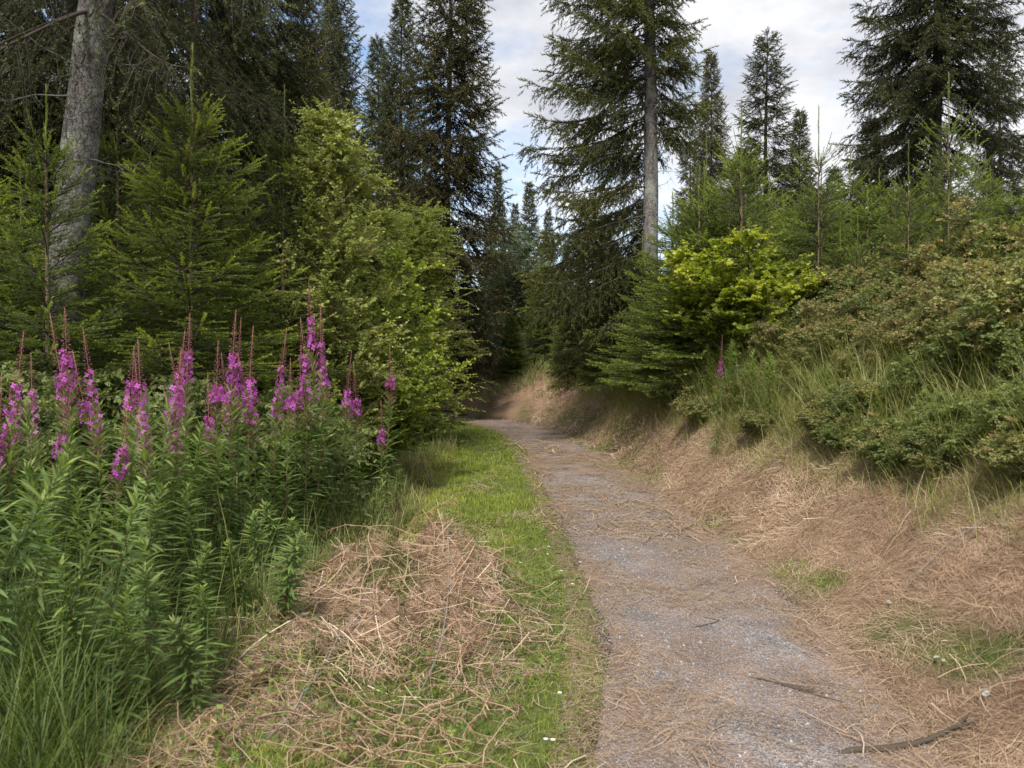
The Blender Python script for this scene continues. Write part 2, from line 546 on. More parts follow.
xs = axis(-4, 5, .06, -500, 500)
ys = axis(1, 13, .06, -300, 700)
GX, GY = np.meshgrid(xs, ys)
S0 = sdist(GX, GY).reshape(GX.shape)
GZ = height(GX, GY, S0)
GZ = GZ - .03 * (np.abs(S0) < HW - .12)     # the path sheet lies in a shallow bed
def masks(x, y, s):
    """0..1 shares: grass, litter (rest: soil)"""
    nb = fbm(x, y, 1.6, 4)
    nf = fbm(x, y, 5, 3)
    sl, sr = -s - HW, s - HW
    edge = 1.75 + .5 * (nb - .5)
    grass = np.where(s < 0, np.clip((sl + .15 + .7 * (nf - .5)) / .15, 0, 1) * np.clip((edge - sl) / .5, 0, 1), 0)
    pile = np.exp(-(((x + .72) / .80) ** 2 + ((y - 4.9) / 1.15) ** 2) ** 1.3) * np.clip((nf - .30) * 6, .45, 1.15)
    pile = np.maximum(pile, .55 * np.exp(-(((x + 1.35) / .9) ** 2 + ((y - 3.7) / 1.0) ** 2) ** 1.4)) * np.clip((nf - .30) * 4.5, .15, 1.15)
    grass = grass * np.clip(1.05 - 1.5 * pile, 0, 1)
    # small green tufts on the right edge
    gr = np.zeros_like(s)
    for (gx, gy, rr) in [(1.92, 7.6, .16), (1.88, 7.0, .12), (1.98, 5.85, .17), (2.06, 5.45, .16), (2.12, 4.35, .2), (2.22, 4.0, .18), (2.32, 3.75, .16), (1.7, 10.5, .25), (1.6, 12, .3), (1.4, 14, .35), (1.15, 16, .4)]:
        gr = np.maximum(gr, np.clip(1.5 - np.hypot(x - gx, (y - gy) * .6) / rr, 0, 1))
    gr = np.maximum(gr, np.where(s > 0, np.clip((y - 10) / 5, 0, .7) * np.clip(1 - np.abs(sr - .35) / .35, 0, 1), 0))
    grass = np.maximum(grass, gr * (.3 + nf))
    lit_r = np.where(s > 0, np.clip((sr + .1) / .25, 0, 1) * np.clip((2.3 - sr * bfac(y)) / .5, 0, 1), 0)
    lit = np.clip(np.maximum(lit_r, pile * 1.1) + np.where(s < 0, np.clip((nb - .55) * 4, 0, .7) * np.clip((sl - .5) / .5, 0, 1) * np.clip((2.6 - sl), 0, 1), 0), 0, 1)
    lit = np.maximum(lit * (1 - .8 * np.clip(grass, 0, 1)), np.where(s < -HW, .04 + .4 * np.clip((nf - .55) * 4, 0, 1), 0) * np.clip((3 - sl), 0, 1))
    return np.clip(grass, 0, 1), lit

gm, lm = masks(GX, GY, S0)
ny, nx = GX.shape
idx = np.arange(ny * nx).reshape(ny, nx)
q = np.stack([idx[:-1, :-1], idx[:-1, 1:], idx[1:, 1:], idx[1:, :-1]], -1).reshape(-1, 4)
g = Geo().add(np.stack([GX, GY, GZ], -1), q, np.full(len(q), 4), 0.5)

def ground_mat():
    m, n, out = mat_new('ground_soil')
    def attr(nm):
        a = n.nodes.new('ShaderNodeAttribute'); a.attribute_name = nm; return a.outputs['Fac']
    tc = n.nodes.new('ShaderNodeTexCoord')
    def noise(sc, det=8, rough=.65):
        k = n.nodes.new('ShaderNodeTexNoise'); k.inputs['Scale'].default_value = sc
        k.inputs['Detail'].default_value = det; k.inputs['Roughness'].default_value = rough
        n.links.new(tc.outputs['Object'], k.inputs['Vector']); return k.outputs['Fac']
    def ramp(f, c1, c2, a=.35, b=.65):
        r = n.nodes.new('ShaderNodeValToRGB')
        r.color_ramp.elements[0].position = a; r.color_ramp.elements[0].color = (*c1, 1)
        r.color_ramp.elements[1].position = b; r.color_ramp.elements[1].color = (*c2, 1)
        n.links.new(f, r.inputs['Fac']); return r.outputs['Color']
    def mix(f, a, b):
        k = n.nodes.new('ShaderNodeMix'); k.data_type = 'RGBA'
        n.links.new(f, k.inputs['Factor']); n.links.new(a, k.inputs['A']); n.links.new(b, k.inputs['B'])
        return k.outputs['Result']
    soil = ramp(noise(7), (.030, .024, .016), (.085, .062, .040))
    gras = ramp(noise(14), (.060, .075, .020), (.14, .16, .05))
    litt = ramp(noise(45, 10, .8), (.15, .09, .055), (.46, .30, .20), .38, .62)
    c = mix(attr('litter_share'), soil, litt)
    c = mix(attr('grass_share'), c, gras)
    p = n.nodes.new('ShaderNodeBsdfPrincipled')
    p.inputs['Roughness'].default_value = .95
    p.inputs['Specular IOR Level'].default_value = .15
    n.links.new(c, p.inputs['Base Color'])
    b = n.nodes.new('ShaderNodeBump'); b.inputs['Strength'].default_value = .8; b.inputs['Distance'].default_value = .03
    n.links.new(noise(38, 8, .7), b.inputs['Height']); n.links.new(b.outputs[0], p.inputs['Normal'])
    n.links.new(p.outputs[0], out.inputs['Surface'])
    return m
ground = g.build('ground', ground_mat(), smooth=True)
for nm, arr in (('grass_share', gm), ('litter_share', lm)):
    a = ground.data.attributes.new(nm, 'FLOAT', 'POINT')
    a.data.foreach_set('value', arr.astype(np.float32).ravel())
tag(ground, 'uneven forest ground rising to a bank on the right', 'ground', kind='structure')

# path sheet, ragged edges
def path_sheet():
    P = []
    for i in range(len(PC) - 1):
        n = max(1, int(np.linalg.norm(PC[i + 1] - PC[i]) / .07))
        for t in np.arange(n) / n: P.append(PC[i] * (1 - t) + PC[i + 1] * t)
    P = np.array(P)
    tan = norm(np.gradient(P, axis=0))
    nrm = np.stack([tan[:, 1], -tan[:, 0]], 1)
    K = 33
    u = np.linspace(-1, 1, K)
    wob = (fbm(P[:, 1] * 1.0, P[:, 0], 1.8, 4) - .5) * .3
    wob2 = (fbm(P[:, 1] + 40, P[:, 0], 1.8, 4) - .5) * .3
    hw = np.where(u[None] < 0, (HW + .0 + wob)[:, None], (HW + .03 + wob2)[:, None])
    XY = P[:, None] + nrm[:, None] * (u[None] * hw)[..., None]
    z = height(XY[..., 0], XY[..., 1]) + .006 + .016 * (1 - np.abs(u[None]) ** 4)
    z = z - .02 * (np.abs(u[None]) > .97)
    V = np.concatenate([XY, z[..., None]], -1)
    idx = np.arange(len(P) * K).reshape(len(P), K)
    q = np.stack([idx[:-1, :-1], idx[:-1, 1:], idx[1:, 1:], idx[1:, :-1]], -1).reshape(-1, 4)
    return Geo().add(V, q, np.full(len(q), 4), np.tile(np.abs(u), len(P)))

def path_mat():
    m, n, out = mat_new('path_gravel')
    tc = n.nodes.new('ShaderNodeTexCoord')
    vo = n.nodes.new('ShaderNodeTexVoronoi'); vo.inputs['Scale'].default_value = 95
    vo2 = n.nodes.new('ShaderNodeTexVoronoi'); vo2.inputs['Scale'].default_value = 42
    n.links.new(tc.outputs['Object'], vo.inputs['Vector']); n.links.new(tc.outputs['Object'], vo2.inputs['Vector'])
    sep = n.nodes.new('ShaderNodeSeparateColor'); n.links.new(vo.outputs['Color'], sep.inputs[0])
    r = n.nodes.new('ShaderNodeValToRGB')
    r.color_ramp.elements[0].position = 0; r.color_ramp.elements[0].color = (.125, .11, .10, 1)
    r.color_ramp.elements[1].position = 1; r.color_ramp.elements[1].color = (.47, .435, .42, 1)
    e = r.color_ramp.elements.new(.55); e.color = (.26, .235, .225, 1)
    n.links.new(sep.outputs[0], r.inputs['Fac'])
    # dusting of needles and dry grass, in patches, heavier towards the edges
    mp = n.nodes.new('ShaderNodeMapping'); mp.inputs['Scale'].default_value = (1, .55, 1)
    n.links.new(tc.outputs['Object'], mp.inputs['Vector'])
    nz = n.nodes.new('ShaderNodeTexNoise'); nz.inputs['Scale'].default_value = 2.2; nz.inputs['Detail'].default_value = 9; nz.inputs['Roughness'].default_value = .68
    n.links.new(mp.outputs['Vector'], nz.inputs['Vector'])
    at = n.nodes.new('ShaderNodeAttribute'); at.attribute_name = 'tint'
    pw = n.nodes.new('ShaderNodeMath'); pw.operation = 'POWER'; pw.inputs[1].default_value = 5
    n.links.new(at.outputs['Fac'], pw.inputs[0])
    ml = n.nodes.new('ShaderNodeMath'); ml.operation = 'MULTIPLY_ADD'; ml.inputs[1].default_value = .22
    n.links.new(pw.outputs[0], ml.inputs[0]); n.links.new(nz.outputs['Fac'], ml.inputs[2])
    mr = n.nodes.new('ShaderNodeMapRange'); mr.inputs['From Min'].default_value = .38; mr.inputs['From Max'].default_value = .56; mr.inputs['To Max'].default_value = .85
    n.links.new(ml.outputs[0], mr.inputs['Value'])
    nf = n.nodes.new('ShaderNodeTexNoise'); nf.inputs['Scale'].default_value = 70; nf.inputs['Detail'].default_value = 6; nf.inputs['Roughness'].default_value = .8
    n.links.new(tc.outputs['Object'], nf.inputs['Vector'])
    r2 = n.nodes.new('ShaderNodeValToRGB')
    r2.color_ramp.elements[0].position = .36; r2.color_ramp.elements[0].color = (.17, .115, .08, 1)
    r2.color_ramp.elements[1].position = .66; r2.color_ramp.elements[1].color = (.48, .34, .255, 1)
    n.links.new(nf.outputs['Fac'], r2.inputs['Fac'])
    mx = n.nodes.new('ShaderNodeMix'); mx.data_type = 'RGBA'
    n.links.new(mr.outputs['Result'], mx.inputs['Factor']); n.links.new(r.outputs['Color'], mx.inputs['A']); n.links.new(r2.outputs['Color'], mx.inputs['B'])
    p = n.nodes.new('ShaderNodeBsdfPrincipled'); p.inputs['Roughness'].default_value = .9; p.inputs['Specular IOR Level'].default_value = .25
    nd = n.nodes.new('ShaderNodeTexNoise'); nd.inputs['Scale'].default_value = 3.4; nd.inputs['Detail'].default_value = 5
    n.links.new(tc.outputs['Object'], nd.inputs['Vector'])
    dm = n.nodes.new('ShaderNodeMapRange'); dm.inputs['From Min'].default_value = .36; dm.inputs['From Max'].default_value = .62; dm.inputs['To Min'].default_value = .68; dm.inputs['To Max'].default_value = 1.0
    n.links.new(nd.outputs['Fac'], dm.inputs['Value'])
    mm = n.nodes.new('ShaderNodeMix'); mm.data_type = 'RGBA'; mm.blend_type = 'MULTIPLY'; mm.inputs['Factor'].default_value = 1
    n.links.new(mx.outputs['Result'], mm.inputs['A']); n.links.new(dm.outputs['Result'], mm.inputs['B'])
    n.links.new(mm.outputs['Result'], p.inputs['Base Color'])
    b = n.nodes.new('ShaderNodeBump'); b.inputs['Strength'].default_value = .9; b.inputs['Distance'].default_value = .012; b.invert = True
    ad = n.nodes.new('ShaderNodeMath'); ad.operation = 'ADD'
    n.links.new(vo.outputs['Distance'], ad.inputs[0]); n.links.new(vo2.outputs['Distance'], ad.inputs[1])
    n.links.new(ad.outputs[0], b.inputs['Height']); n.links.new(b.outputs[0], p.inputs['Normal'])
    n.links.new(p.outputs[0], out.inputs['Surface'])
    return m
path = path_sheet().build('path', path_mat(), smooth=True)
tag(path, 'grey gravel footpath strewn with dry needles, bending left', 'path', kind='structure')

# ================================================================== conifers
def conifer(seed, H, z0, rmax, trunk_r, spacing, per, tmpl, slen, mats, power=.75, e_top=35, e_bot=-12, droop=.25, uptip=.15,
            hang=.3, lat_sp=.16, lat_k=.42, leader=0, dead=0, dead_z=(1, 4), az=None, tip_tint=.35, trunk_sides=10, shoot_sp=.09,
            sparse=1.0, name='spruce_tree', lean=0, zpeak=.0, trunk_mat='bark_brown', maxlat=.75, crown_bias=0.5):
    r = rs(seed)
    top = H - leader
    t = root(name)
    # trunk
    K = 26
    zt = np.linspace(-.25, top, K)
    ph = r.uniform(0, 6.28, 4)
    wob = .012 * H
    def cx(z): return wob * .35 * np.sin(z * .55 + ph[0]) * np.clip(z / H, 0, 1) + lean * z
    def cy(z): return wob * .35 * np.sin(z * .47 + ph[1]) * np.clip(z / H, 0, 1)
    P = np.stack([cx(zt), cy(zt), zt], 1)
    rad = trunk_r * (1 - np.clip(zt / H, 0, 1)) ** .8 + .004
    rad *= 1 + .35 * np.exp(-np.clip(zt, 0, 99) / .25)
    g = Geo().tubes(P[None], rad, trunk_sides)
    g.V[-1] += (r.normal(size=g.V[-1].shape) * .035 * trunk_r).astype(np.float32)
    g.build('trunk', M[trunk_mat], t, True)
    # live branches
    zz = []
    z = z0
    while z < top - .05:
        rel = (top - z) / max(top - z0, .1)
        k = max(3, int(per * (.65 + .35 * rel)))
        for j in range(k): zz.append((z + r.uniform(-.4, .4) * spacing, 2 * np.pi * (j + r.uniform(-.3, .3)) / k + z * 2.4))
        z += spacing * (.45 + .6 * rel)
    SP, SD, SU, SS, ST = [], [], [], [], []
    BP, BR, LP, LR = [], [], [], []
    tt = np.linspace(0, 1, 9)
    for (z, a) in zz:
        z = min(z, top)
        if r.random() > sparse: continue
        rel = np.clip((top - z) / max(top - z0, .1), 0, 1)
        prof = rel ** power
        if zpeak > 0 and rel > 1 - zpeak: prof *= .55 + .45 * (1 - rel) / zpeak
        Lb = rmax * prof * r.uniform(.72, 1.12) + .06
        if az is not None:
            mlt = az(a % (2 * np.pi), z)
            if mlt <= 0.02: continue
            Lb *= mlt
        e = R(e_bot + (e_top - e_bot) * (1 - rel) ** 1.2 + r.normal() * 6)
        dr = droop * (.4 + .6 * rel) * r.uniform(.7, 1.3)
        f = np.array([math.cos(a), math.sin(a), 0.])
        sd_ = np.array([-math.sin(a), math.cos(a), 0.])
        yaw = r.normal() * .12
        B = np.outer(tt * Lb, f) + np.outer((tt ** 2) * yaw * Lb, sd_)
        B[:, 2] += Lb * (math.tan(e) * tt - dr * tt ** 2 + uptip * tt ** 4)
        B += np.array([cx(z), cy(z), z])
        BP.append(B)
        rb = (.005 + .0065 * Lb) * (1 - tt * .85)
        BR.append(rb)
        nl = max(3, int(Lb / lat_sp))
        tl = np.sort(r.uniform(.12 if Lb > 1 else .05, .98, nl * 2))
        if crown_bias < .5: tl = tl ** .7
        bi = tl * 8; i0 = np.minimum(bi.astype(int), 7); fr = (bi - i0)[:, None]
        O = B[i0] * (1 - fr) + B[i0 + 1] * fr
        tg = norm(B[i0 + 1] - B[i0])
        side = np.where(np.arange(nl * 2) % 2 == 0, 1., -1.)
        ll = np.minimum(Lb * lat_k * (1 - tl) ** .6 + slen * .8, maxlat) * r.uniform(.6, 1.15, nl * 2)
        D = tg * r.uniform(.5, .9, (nl * 2, 1)) + sd_[None] * (side * r.uniform(.55, .95, nl * 2))[:, None]
        D[:, 2] -= hang * r.uniform(.4, 1.5, nl * 2)
        D = norm(D)
        m = np.maximum(1, (ll / shoot_sp).astype(int))
        ii = np.repeat(np.arange(nl * 2), m)
        cnt = np.arange(len(ii)) - np.repeat(np.cumsum(m) - m, m)
        u = (cnt + .6) / m[ii]
        OO = O[ii] + D[ii] * (u * ll[ii])[:, None]
        OO[:, 2] -= hang * .5 * (u ** 2) * ll[ii]
        perp = norm(np.cross(D[ii], np.array([0, 0, 1.])))
        alt = np.where(cnt % 2 == 0, 1., -1.) * r.uniform(.2, .95, len(ii))
        alt = np.where(u > .93, alt * .2, alt)
        DD = D[ii] + perp * alt[:, None]
        DD[:, 2] -= hang * r.uniform(-.2, .9, len(ii))
        SP.append(OO); SD.append(DD)
        SS.append(slen * r.uniform(.7, 1.25, len(ii)) * (1.05 - .35 * u))
        tipness = np.clip(tl[ii] * .5 + u * .5, 0, 1)
        ST.append(.30 + tip_tint * tipness ** 2 + r.uniform(-.14, .14) + r.normal(size=len(ii)) * .07)
        LP.append(np.stack([O, O + D * (ll * .5)[:, None] - [0, 0, .0], O + D * ll[:, None] - np.outer(hang * .5 * ll, [0, 0, 1])], 1))
        LR.append(np.stack([.004 + 0 * ll, .003 + 0 * ll, .0012 + 0 * ll], 1) * (1 if slen < .2 else 1.6))
        # shoots on the main axis
        ka = max(2, int(Lb / shoot_sp))
        ta = r.uniform(.25, 1, ka); ba = ta * 8; i1 = np.minimum(ba.astype(int), 7); fa = (ba - i1)[:, None]
        SP.append(B[i1] * (1 - fa) + B[i1 + 1] * fa)
        dd = norm(B[i1 + 1] - B[i1]) + r.normal(size=(ka, 3)) * .22
        SD.append(dd); SS.append(slen * r.uniform(.7, 1.2, ka)); ST.append(.35 + tip_tint * ta ** 2 + r.normal(size=ka) * .07)
        SP.append(B[-1:]); SD.append(tg[-1:]); SS.append(np.array([slen * 1.2])); ST.append(np.array([.35 + tip_tint * 1.2]))
    SP = np.concatenate(SP); SD = np.concatenate(SD); SS = np.concatenate(SS); ST = np.concatenate(ST)
    up = np.tile([0, 0, 1.], (len(SP), 1)) + r.normal(size=(len(SP), 3)) * .3
    g = Geo().scatter(tmpl, SP, frames(SD, up), SS, np.clip(ST, 0, 1.1))
    if leader:
        kk = int(leader / (slen * .22)); zl = np.linspace(top - slen, H - slen * .6, kk)
        pl = np.stack([np.full(kk, cx(top)), np.full(kk, cy(top)), zl], 1)
        g.scatter(tmpl, pl, frames(np.tile([0, 0, 1.], (kk, 1)) + r.normal(size=(kk, 3)) * .12, np.tile([1., 0, 0], (kk, 1))), slen * .62, .75 + r.uniform(-.1, .2, kk))
    if leader:
        na = 7
        aa = r.uniform(0, 6.28, na); al = leader * r.uniform(.35, .62, na); az0 = top - r.uniform(0, .32, na)
        ns = 7
        uu = np.tile((np.arange(ns) + .3) / ns, na); ia = np.repeat(np.arange(na), ns)
        dz = .55 + .9 * uu
        o = np.stack([cx(top) + np.cos(aa[ia]) * al[ia] * uu * .8, cy(top) + np.sin(aa[ia]) * al[ia] * uu * .8, az0[ia] + al[ia] * (.45 * uu + .35 * uu ** 2)], 1)
        g.scatter(tmpl, o, frames(np.stack([np.cos(aa[ia]), np.sin(aa[ia]), dz], 1), np.tile([0, 0, 1.], (len(o), 1)) + r.normal(size=o.shape) * .4), slen * .8, .7 + r.uniform(-.1, .3, len(o)))
    g.build('crown', M[mats], t)
    g = Geo().tubes(np.stack(BP), np.stack(BR), 4, .4)
    g.tubes(np.concatenate(LP), np.concatenate(LR), 3, .3)
    g.build('branches', M['twig'], t)
    if leader:
        zl = np.linspace(top - .05, H, 6)
        g = Geo().tubes(np.stack([cx(top) + .01 * np.sin(zl * 9), cy(top) + 0 * zl, zl], 1)[None], np.linspace(.007, .003, 6), 5, .6)
        g.build('leader_shoot', M['leader'], t)
    if dead:
        zs = r.uniform(dead_z[0], dead_z[1], dead); aa = r.uniform(0, 6.28, dead)
        ld = (.12 + 1.0 * r.uniform(0, 1, dead) ** 1.7) * (.5 + trunk_r * 1.5)
        f = np.stack([np.cos(aa), np.sin(aa), 0 * aa], 1)
        u = np.linspace(0, 1, 8)
        P = np.stack([cx(zs), cy(zs), zs], 1)[:, None] + f[:, None] * (u[None, :, None] * ld[:, None, None])
        P[..., 2] += (ld * r.uniform(-.5, .25, dead))[:, None] * u[None] + (ld * r.uniform(-.1, .25, dead))[:, None] * u[None] ** 3
        P[:, 1:] += np.cumsum(r.normal(size=(dead, 7, 3)) * .02, axis=1)
        g = Geo().tubes(P, (.004 + .007 * ld[:, None]) * (1 - .85 * u[None]), 4, r.uniform(.2, .9, dead))
        # side twigs
        k = dead * 7
        ib = r.integers(0, dead, k); iu = r.integers(2, 7, k)
        o = P[ib, iu]
        d = norm(f[ib] * .7 + r.normal(size=(k, 3)) * .6); d[:, 2] -= .25
        l2 = ld[ib] * r.uniform(.15, .4, k)
        q = o[:, None] + d[:, None] * (np.linspace(0, 1, 4)[None, :, None] * l2[:, None, None])
        q[:, 1:] += r.normal(size=(k, 3, 3)) * .012
        g.tubes(q, np.linspace(.004, .0015, 4), 3, r.uniform(.2, .9, k))
        g.build('dead_branches', M['dead_twig'], t)
    return t

FAR = dict(tmpl=SHOOT_FAR, slen=.25, shoot_sp=.13, lat_sp=.14)
# spires: tall dark trees narrowing to the top
spire = [
    conifer(11, 15, 1.2, 2.0, .13, .30, 7, mats='spruce_old', power=.8, hang=.55, droop=.35, uptip=.22, e_bot=-16, maxlat=.6, zpeak=.25, dead=14, dead_z=(.8, 4), **FAR),
    conifer(12, 15, 1.8, 1.85, .12, .28, 8, mats='spruce_warm', power=.7, hang=.65, droop=.42, uptip=.35, e_bot=-28, maxlat=.7, sparse=.85, zpeak=.3, dead=26, dead_z=(.8, 5), **FAR),
    conifer(13, 15, 3.0, 1.9, .13, .36, 6, mats='spruce_old', power=.65, hang=.6, droop=.38, uptip=.25, e_bot=-18, maxlat=.7, sparse=.85, zpeak=.3, dead=40, dead_z=(1, 6), **FAR),
]
# small far tree tops
small = conifer(14, 9, .3, 1.7, .09, .27, 7, mats='spruce_old', power=.95, hang=.25, droop=.2, uptip=.2, e_bot=-8, **FAR)

def fullaz(a, z): return 1
def T6az(a, z):
    # full on the left (towards the path), thin on the right
    c = -math.cos(a)            # 1 on the left
    if z < 7.5 and abs(math.sin(a) + 1) < .25: return 0       # the side facing the walker is bare: trunk shows
    if c > .1: return .75 + .4 * c
    if z < 5.8: return 0
    return .55
big_mid = conifer(21, 19, 1.6, 2.9, .21, .27, 8, sparse=.93, mats='spruce_olive', tmpl=SHOOT_FAR, slen=.22, shoot_sp=.12, lat_sp=.14, power=.55, hang=.65, droop=.34, uptip=.25,
                  e_bot=-16, maxlat=.6, az=T6az, dead=110, dead_z=(1.2, 9), trunk_sides=14, trunk_mat='bark_grey', tip_tint=.4)
def T10az(a, z):
    if z < 4.6 and math.cos(a) > -.3: return 0
    if z < 6.2 and abs(math.sin(a) + 1) < .25: return 0
    return 1
big_right = conifer(22, 20, 3.1, 3.0, .19, .33, 8, sparse=.9, mats='spruce_old', tmpl=SHOOT_FAR, slen=.24, shoot_sp=.13, lat_sp=.14, power=.5, hang=.55, droop=.3, uptip=.25,
                    e_bot=-20, maxlat=.7, az=T10az, dead=50, dead_z=(2, 6), trunk_sides=14, trunk_mat='bark_brown')
big_left = conifer(23, 20, 5.0, 2.0, .178, .34, 7, mats='spruce_old', tmpl=SHOOT_MID, slen=.16, shoot_sp=.12, lat_sp=.16, power=.4, hang=.9, droop=.3, uptip=.2,
                   e_bot=-30, maxlat=.9, dead=70, dead_z=(.6, 5.5), trunk_sides=28, trunk_mat='bark_grey', lean=.1)
# bushy spruce with branches to the ground
bushy = [conifer(31, 5.2, .15, 1.35, .05, .2, 8, tmpl=SHOOT_FAR, slen=.2, shoot_sp=.11, lat_sp=.13, mats='spruce_young', power=.75, hang=.12, droop=.15, uptip=.12, e_bot=-4, e_top=45, tip_tint=.25),
         conifer(32, 6.5, .3, 1.7, .06, .24, 8, tmpl=SHOOT_FAR, slen=.2, shoot_sp=.11, lat_sp=.13, mats='spruce_olive', power=.8, hang=.2, droop=.2, uptip=.12, e_bot=-8, e_top=40, tip_tint=.3)]
# young spruces near the walker
MIDK = dict(slen=.14, shoot_sp=.062, lat_sp=.075)
near_young = [conifer(41, 4.4, .3, 1.35, .028, .20, 7, tmpl=SHOOT_NEAR, mats='spruce_fresh', power=.8, hang=.08, droop=.10, uptip=.1, e_bot=2, e_top=42, leader=.65, tip_tint=.5, **MIDK, trunk_mat='bark_young'),
              conifer(42, 4.2, .3, 1.15, .025, .23, 6, tmpl=SHOOT_NEAR, mats='spruce_young', power=.85, hang=.05, droop=.08, uptip=.1, e_bot=5, e_top=48, leader=.65, tip_tint=.5, sparse=.9, **MIDK, trunk_mat='bark_young')]
mid_young = [conifer(51, 3.4, .15, 1.0, .024, .2, 7, tmpl=SHOOT_MID, mats='spruce_young', power=.8, hang=.08, droop=.1, uptip=.1, e_bot=2, e_top=45, leader=.6, tip_tint=.4, slen=.14, shoot_sp=.085, lat_sp=.10, trunk_mat='bark_young'),
             conifer(52, 3.2, .15, .95, .02, .23, 6, tmpl=SHOOT_MID, mats='spruce_young', power=.75, hang=.06, droop=.1, uptip=.08, e_bot=5, e_top=50, leader=.75, tip_tint=.45, slen=.14, shoot_sp=.085, lat_sp=.10, trunk_mat='bark_young'),
             conifer(53, 2.6, .1, 1.0, .022, .18, 7, tmpl=SHOOT_MID, mats='spruce_young', power=.8, hang=.08, droop=.1, uptip=.1, e_bot=0, e_top=45, leader=.45, tip_tint=.35, slen=.14, shoot_sp=.085, lat_sp=.10, trunk_mat='bark_young')]
# lanky ones with a bare stem and a few short arms at the top
lanky = conifer(54, 4.0, 1.3, .55, .014, .26, 6, tmpl=SHOOT_MID, mats='spruce_young', power=.5, hang=0, droop=.05, uptip=.05, e_bot=15, e_top=55, leader=.95, tip_tint=.5, slen=.13, shoot_sp=.12, lat_sp=.2, trunk_mat='bark_young')

def at(px, d):
    return ((px - 512) / FPX * d, d)
def top_z(py, d):
    return EYE + (HOR - py) / FPX * d

def bank_d(px, sp):
    """distance at which this bearing lies sp metres up the bank from the path edge"""
    dd = np.linspace(3, 22, 400)
    q = (sdist((px - 512) / FPX * dd, dd) - HW) * bfac(dd)
    i = np.where(q >= sp)[0]
    return float(dd[i[0]]) if len(i) else 22.0

def put_tree(proto, H, px, d, py_top, label, cat, group=None, rz=None, wide=1.0, tilt=(0, 0)):
    x, y = at(px, d)
    z = Z(x, y) - .05
    s = (top_z(py_top, d) - z) / H
    rz = (px * 1.7 + d) % 6.28 if rz is None else rz
    return place(proto, (x, y, z), rz, (s * wide, s * wide, s), label, cat, group, tilt)

# --- single big trees
put_tree(big_mid, 19, 650, 15.5, -400, 'tall spruce with bare grey trunk, full olive branches towards the path and thin ones opposite', 'spruce', rz=0)
put_tree(big_right, 20, 937, 15.5, -360, 'broad dark spruce with brown trunk towering over the young trees on the bank', 'spruce', rz=0)
place(big_left, ((42 - 512) / FPX * 7.6, 7.6, 0), 0, 1, 'thick pale grey leaning trunk behind the fireweed, with bare dead side branches', 'spruce')

# --- spires, left and middle
G1 = 'tall dark spruces behind the path'
put_tree(spire[1], 15, 448, 21, -120, 'widest shaggy spruce left of the sky gap, above the path bend', 'spruce', G1, 1.0, 1.12)
put_tree(spire[0], 15, 402, 24, -8, 'slim spruce tip just left of the shaggy spruce beside the sky gap', 'spruce', G1, 2.0, .9)
put_tree(spire[2], 15, 340, 25, -10, 'dark spruce whose tip stands right behind the birch', 'spruce', G1, .3, 1.0)
put_tree(spire[1], 15, 305, 20, -40, 'dark spruce between the birch and the near young spruces', 'spruce', G1, 3.9, 1.0)
put_tree(spire[2], 15, 262, 14.5, -260, 'tall spruce with hanging dark curtains of twigs above the young spruce leaders', 'spruce', G1, 1.2, 1.0)
put_tree(spire[2], 15, 195, 12.0, -420, 'tall spruce with a thin dark trunk just right of the thick grey trunk', 'spruce', G1, 4.4, .9)
put_tree(spire[0], 15, 118, 14.0, -300, 'dark spruce directly behind the thick grey trunk', 'spruce', G1, 5.2, 1.0)
put_tree(spire[0], 15, 15, 12.0, -340, 'dark spruce left of the thick grey trunk', 'spruce', G1, .9, 1.0)
put_tree(spire[1], 15, -70, 11.0, -360, 'dark spruce at the far left edge of the wood', 'spruce', G1, 2.9, 1.0)
put_tree(spire[0], 15, 378, 31, 40, 'spruce filling the gap behind the birch and the slim spruce tip', 'spruce', G1, 5.0, 1.1)
put_tree(small, 9, 498, 44, 172, 'small pointed spruce tip low in the sky gap, nearest the shaggy spruce', 'spruce', 'far spruce tips in the sky gap', 1, .62)
put_tree(small, 9, 529, 40, 184, 'broader small spruce tip low in the middle of the sky gap', 'spruce', 'far spruce tips in the sky gap', 2, .8)
put_tree(small, 9, 515, 47, 205, 'lowest small spruce tip between the two others in the sky gap', 'spruce', 'far spruce tips in the sky gap', 3, .7)
put_tree(small, 9, 548, 46, 212, 'small spruce tip tucked against the big olive spruce', 'spruce', 'far spruce tips in the sky gap', 3, .8)
# --- right
G2 = 'spruces behind the young trees on the bank'
put_tree(spire[2], 15, 766, 27, 34, 'slender pointed spruce standing alone against the cloud', 'spruce', G2, .5, 1.35)
put_tree(spire[1], 15, 711, 24, 55, 'ragged spruce with blunt top just right of the tall grey trunk', 'spruce', G2, 1.7, .9)
put_tree(small, 9, 800, 25, 112, 'short spruce leaning on the slender pointed spruce', 'spruce', G2, 4, .8)
put_tree(spire[2], 15, 1000, 19, 20, 'thin airy spruce at the right edge behind the broad dark one', 'spruce', G2, 4.1, .9)
put_tree(small, 9, 870, 24, 120, 'small spruce under the broad dark spruce', 'spruce', G2, .7, 1.0)
put_tree(spire[0], 15, 1060, 17, -60, 'dark spruce just outside the right edge', 'spruce', G2, 2.2, 1.0)
put_tree(spire[2], 15, 690, 30, 120, 'spruce seen between the tall grey trunk and the ragged spruce', 'spruce', G2, 3.2, 1.0)
put_tree(small, 9, 835, 30, 170, 'small dark spruce in the dip between pointed and broad spruces', 'spruce', G2, 5.2, 1.2)
put_tree(small, 9, 742, 26, 150, 'small dark spruce between ragged and slender spruces', 'spruce', G2, 2.7, 1.0)
put_tree(small, 9, 920, 22, 170, 'small dark spruce at the foot of the broad one', 'spruce', G2, 2.5, 1.2)
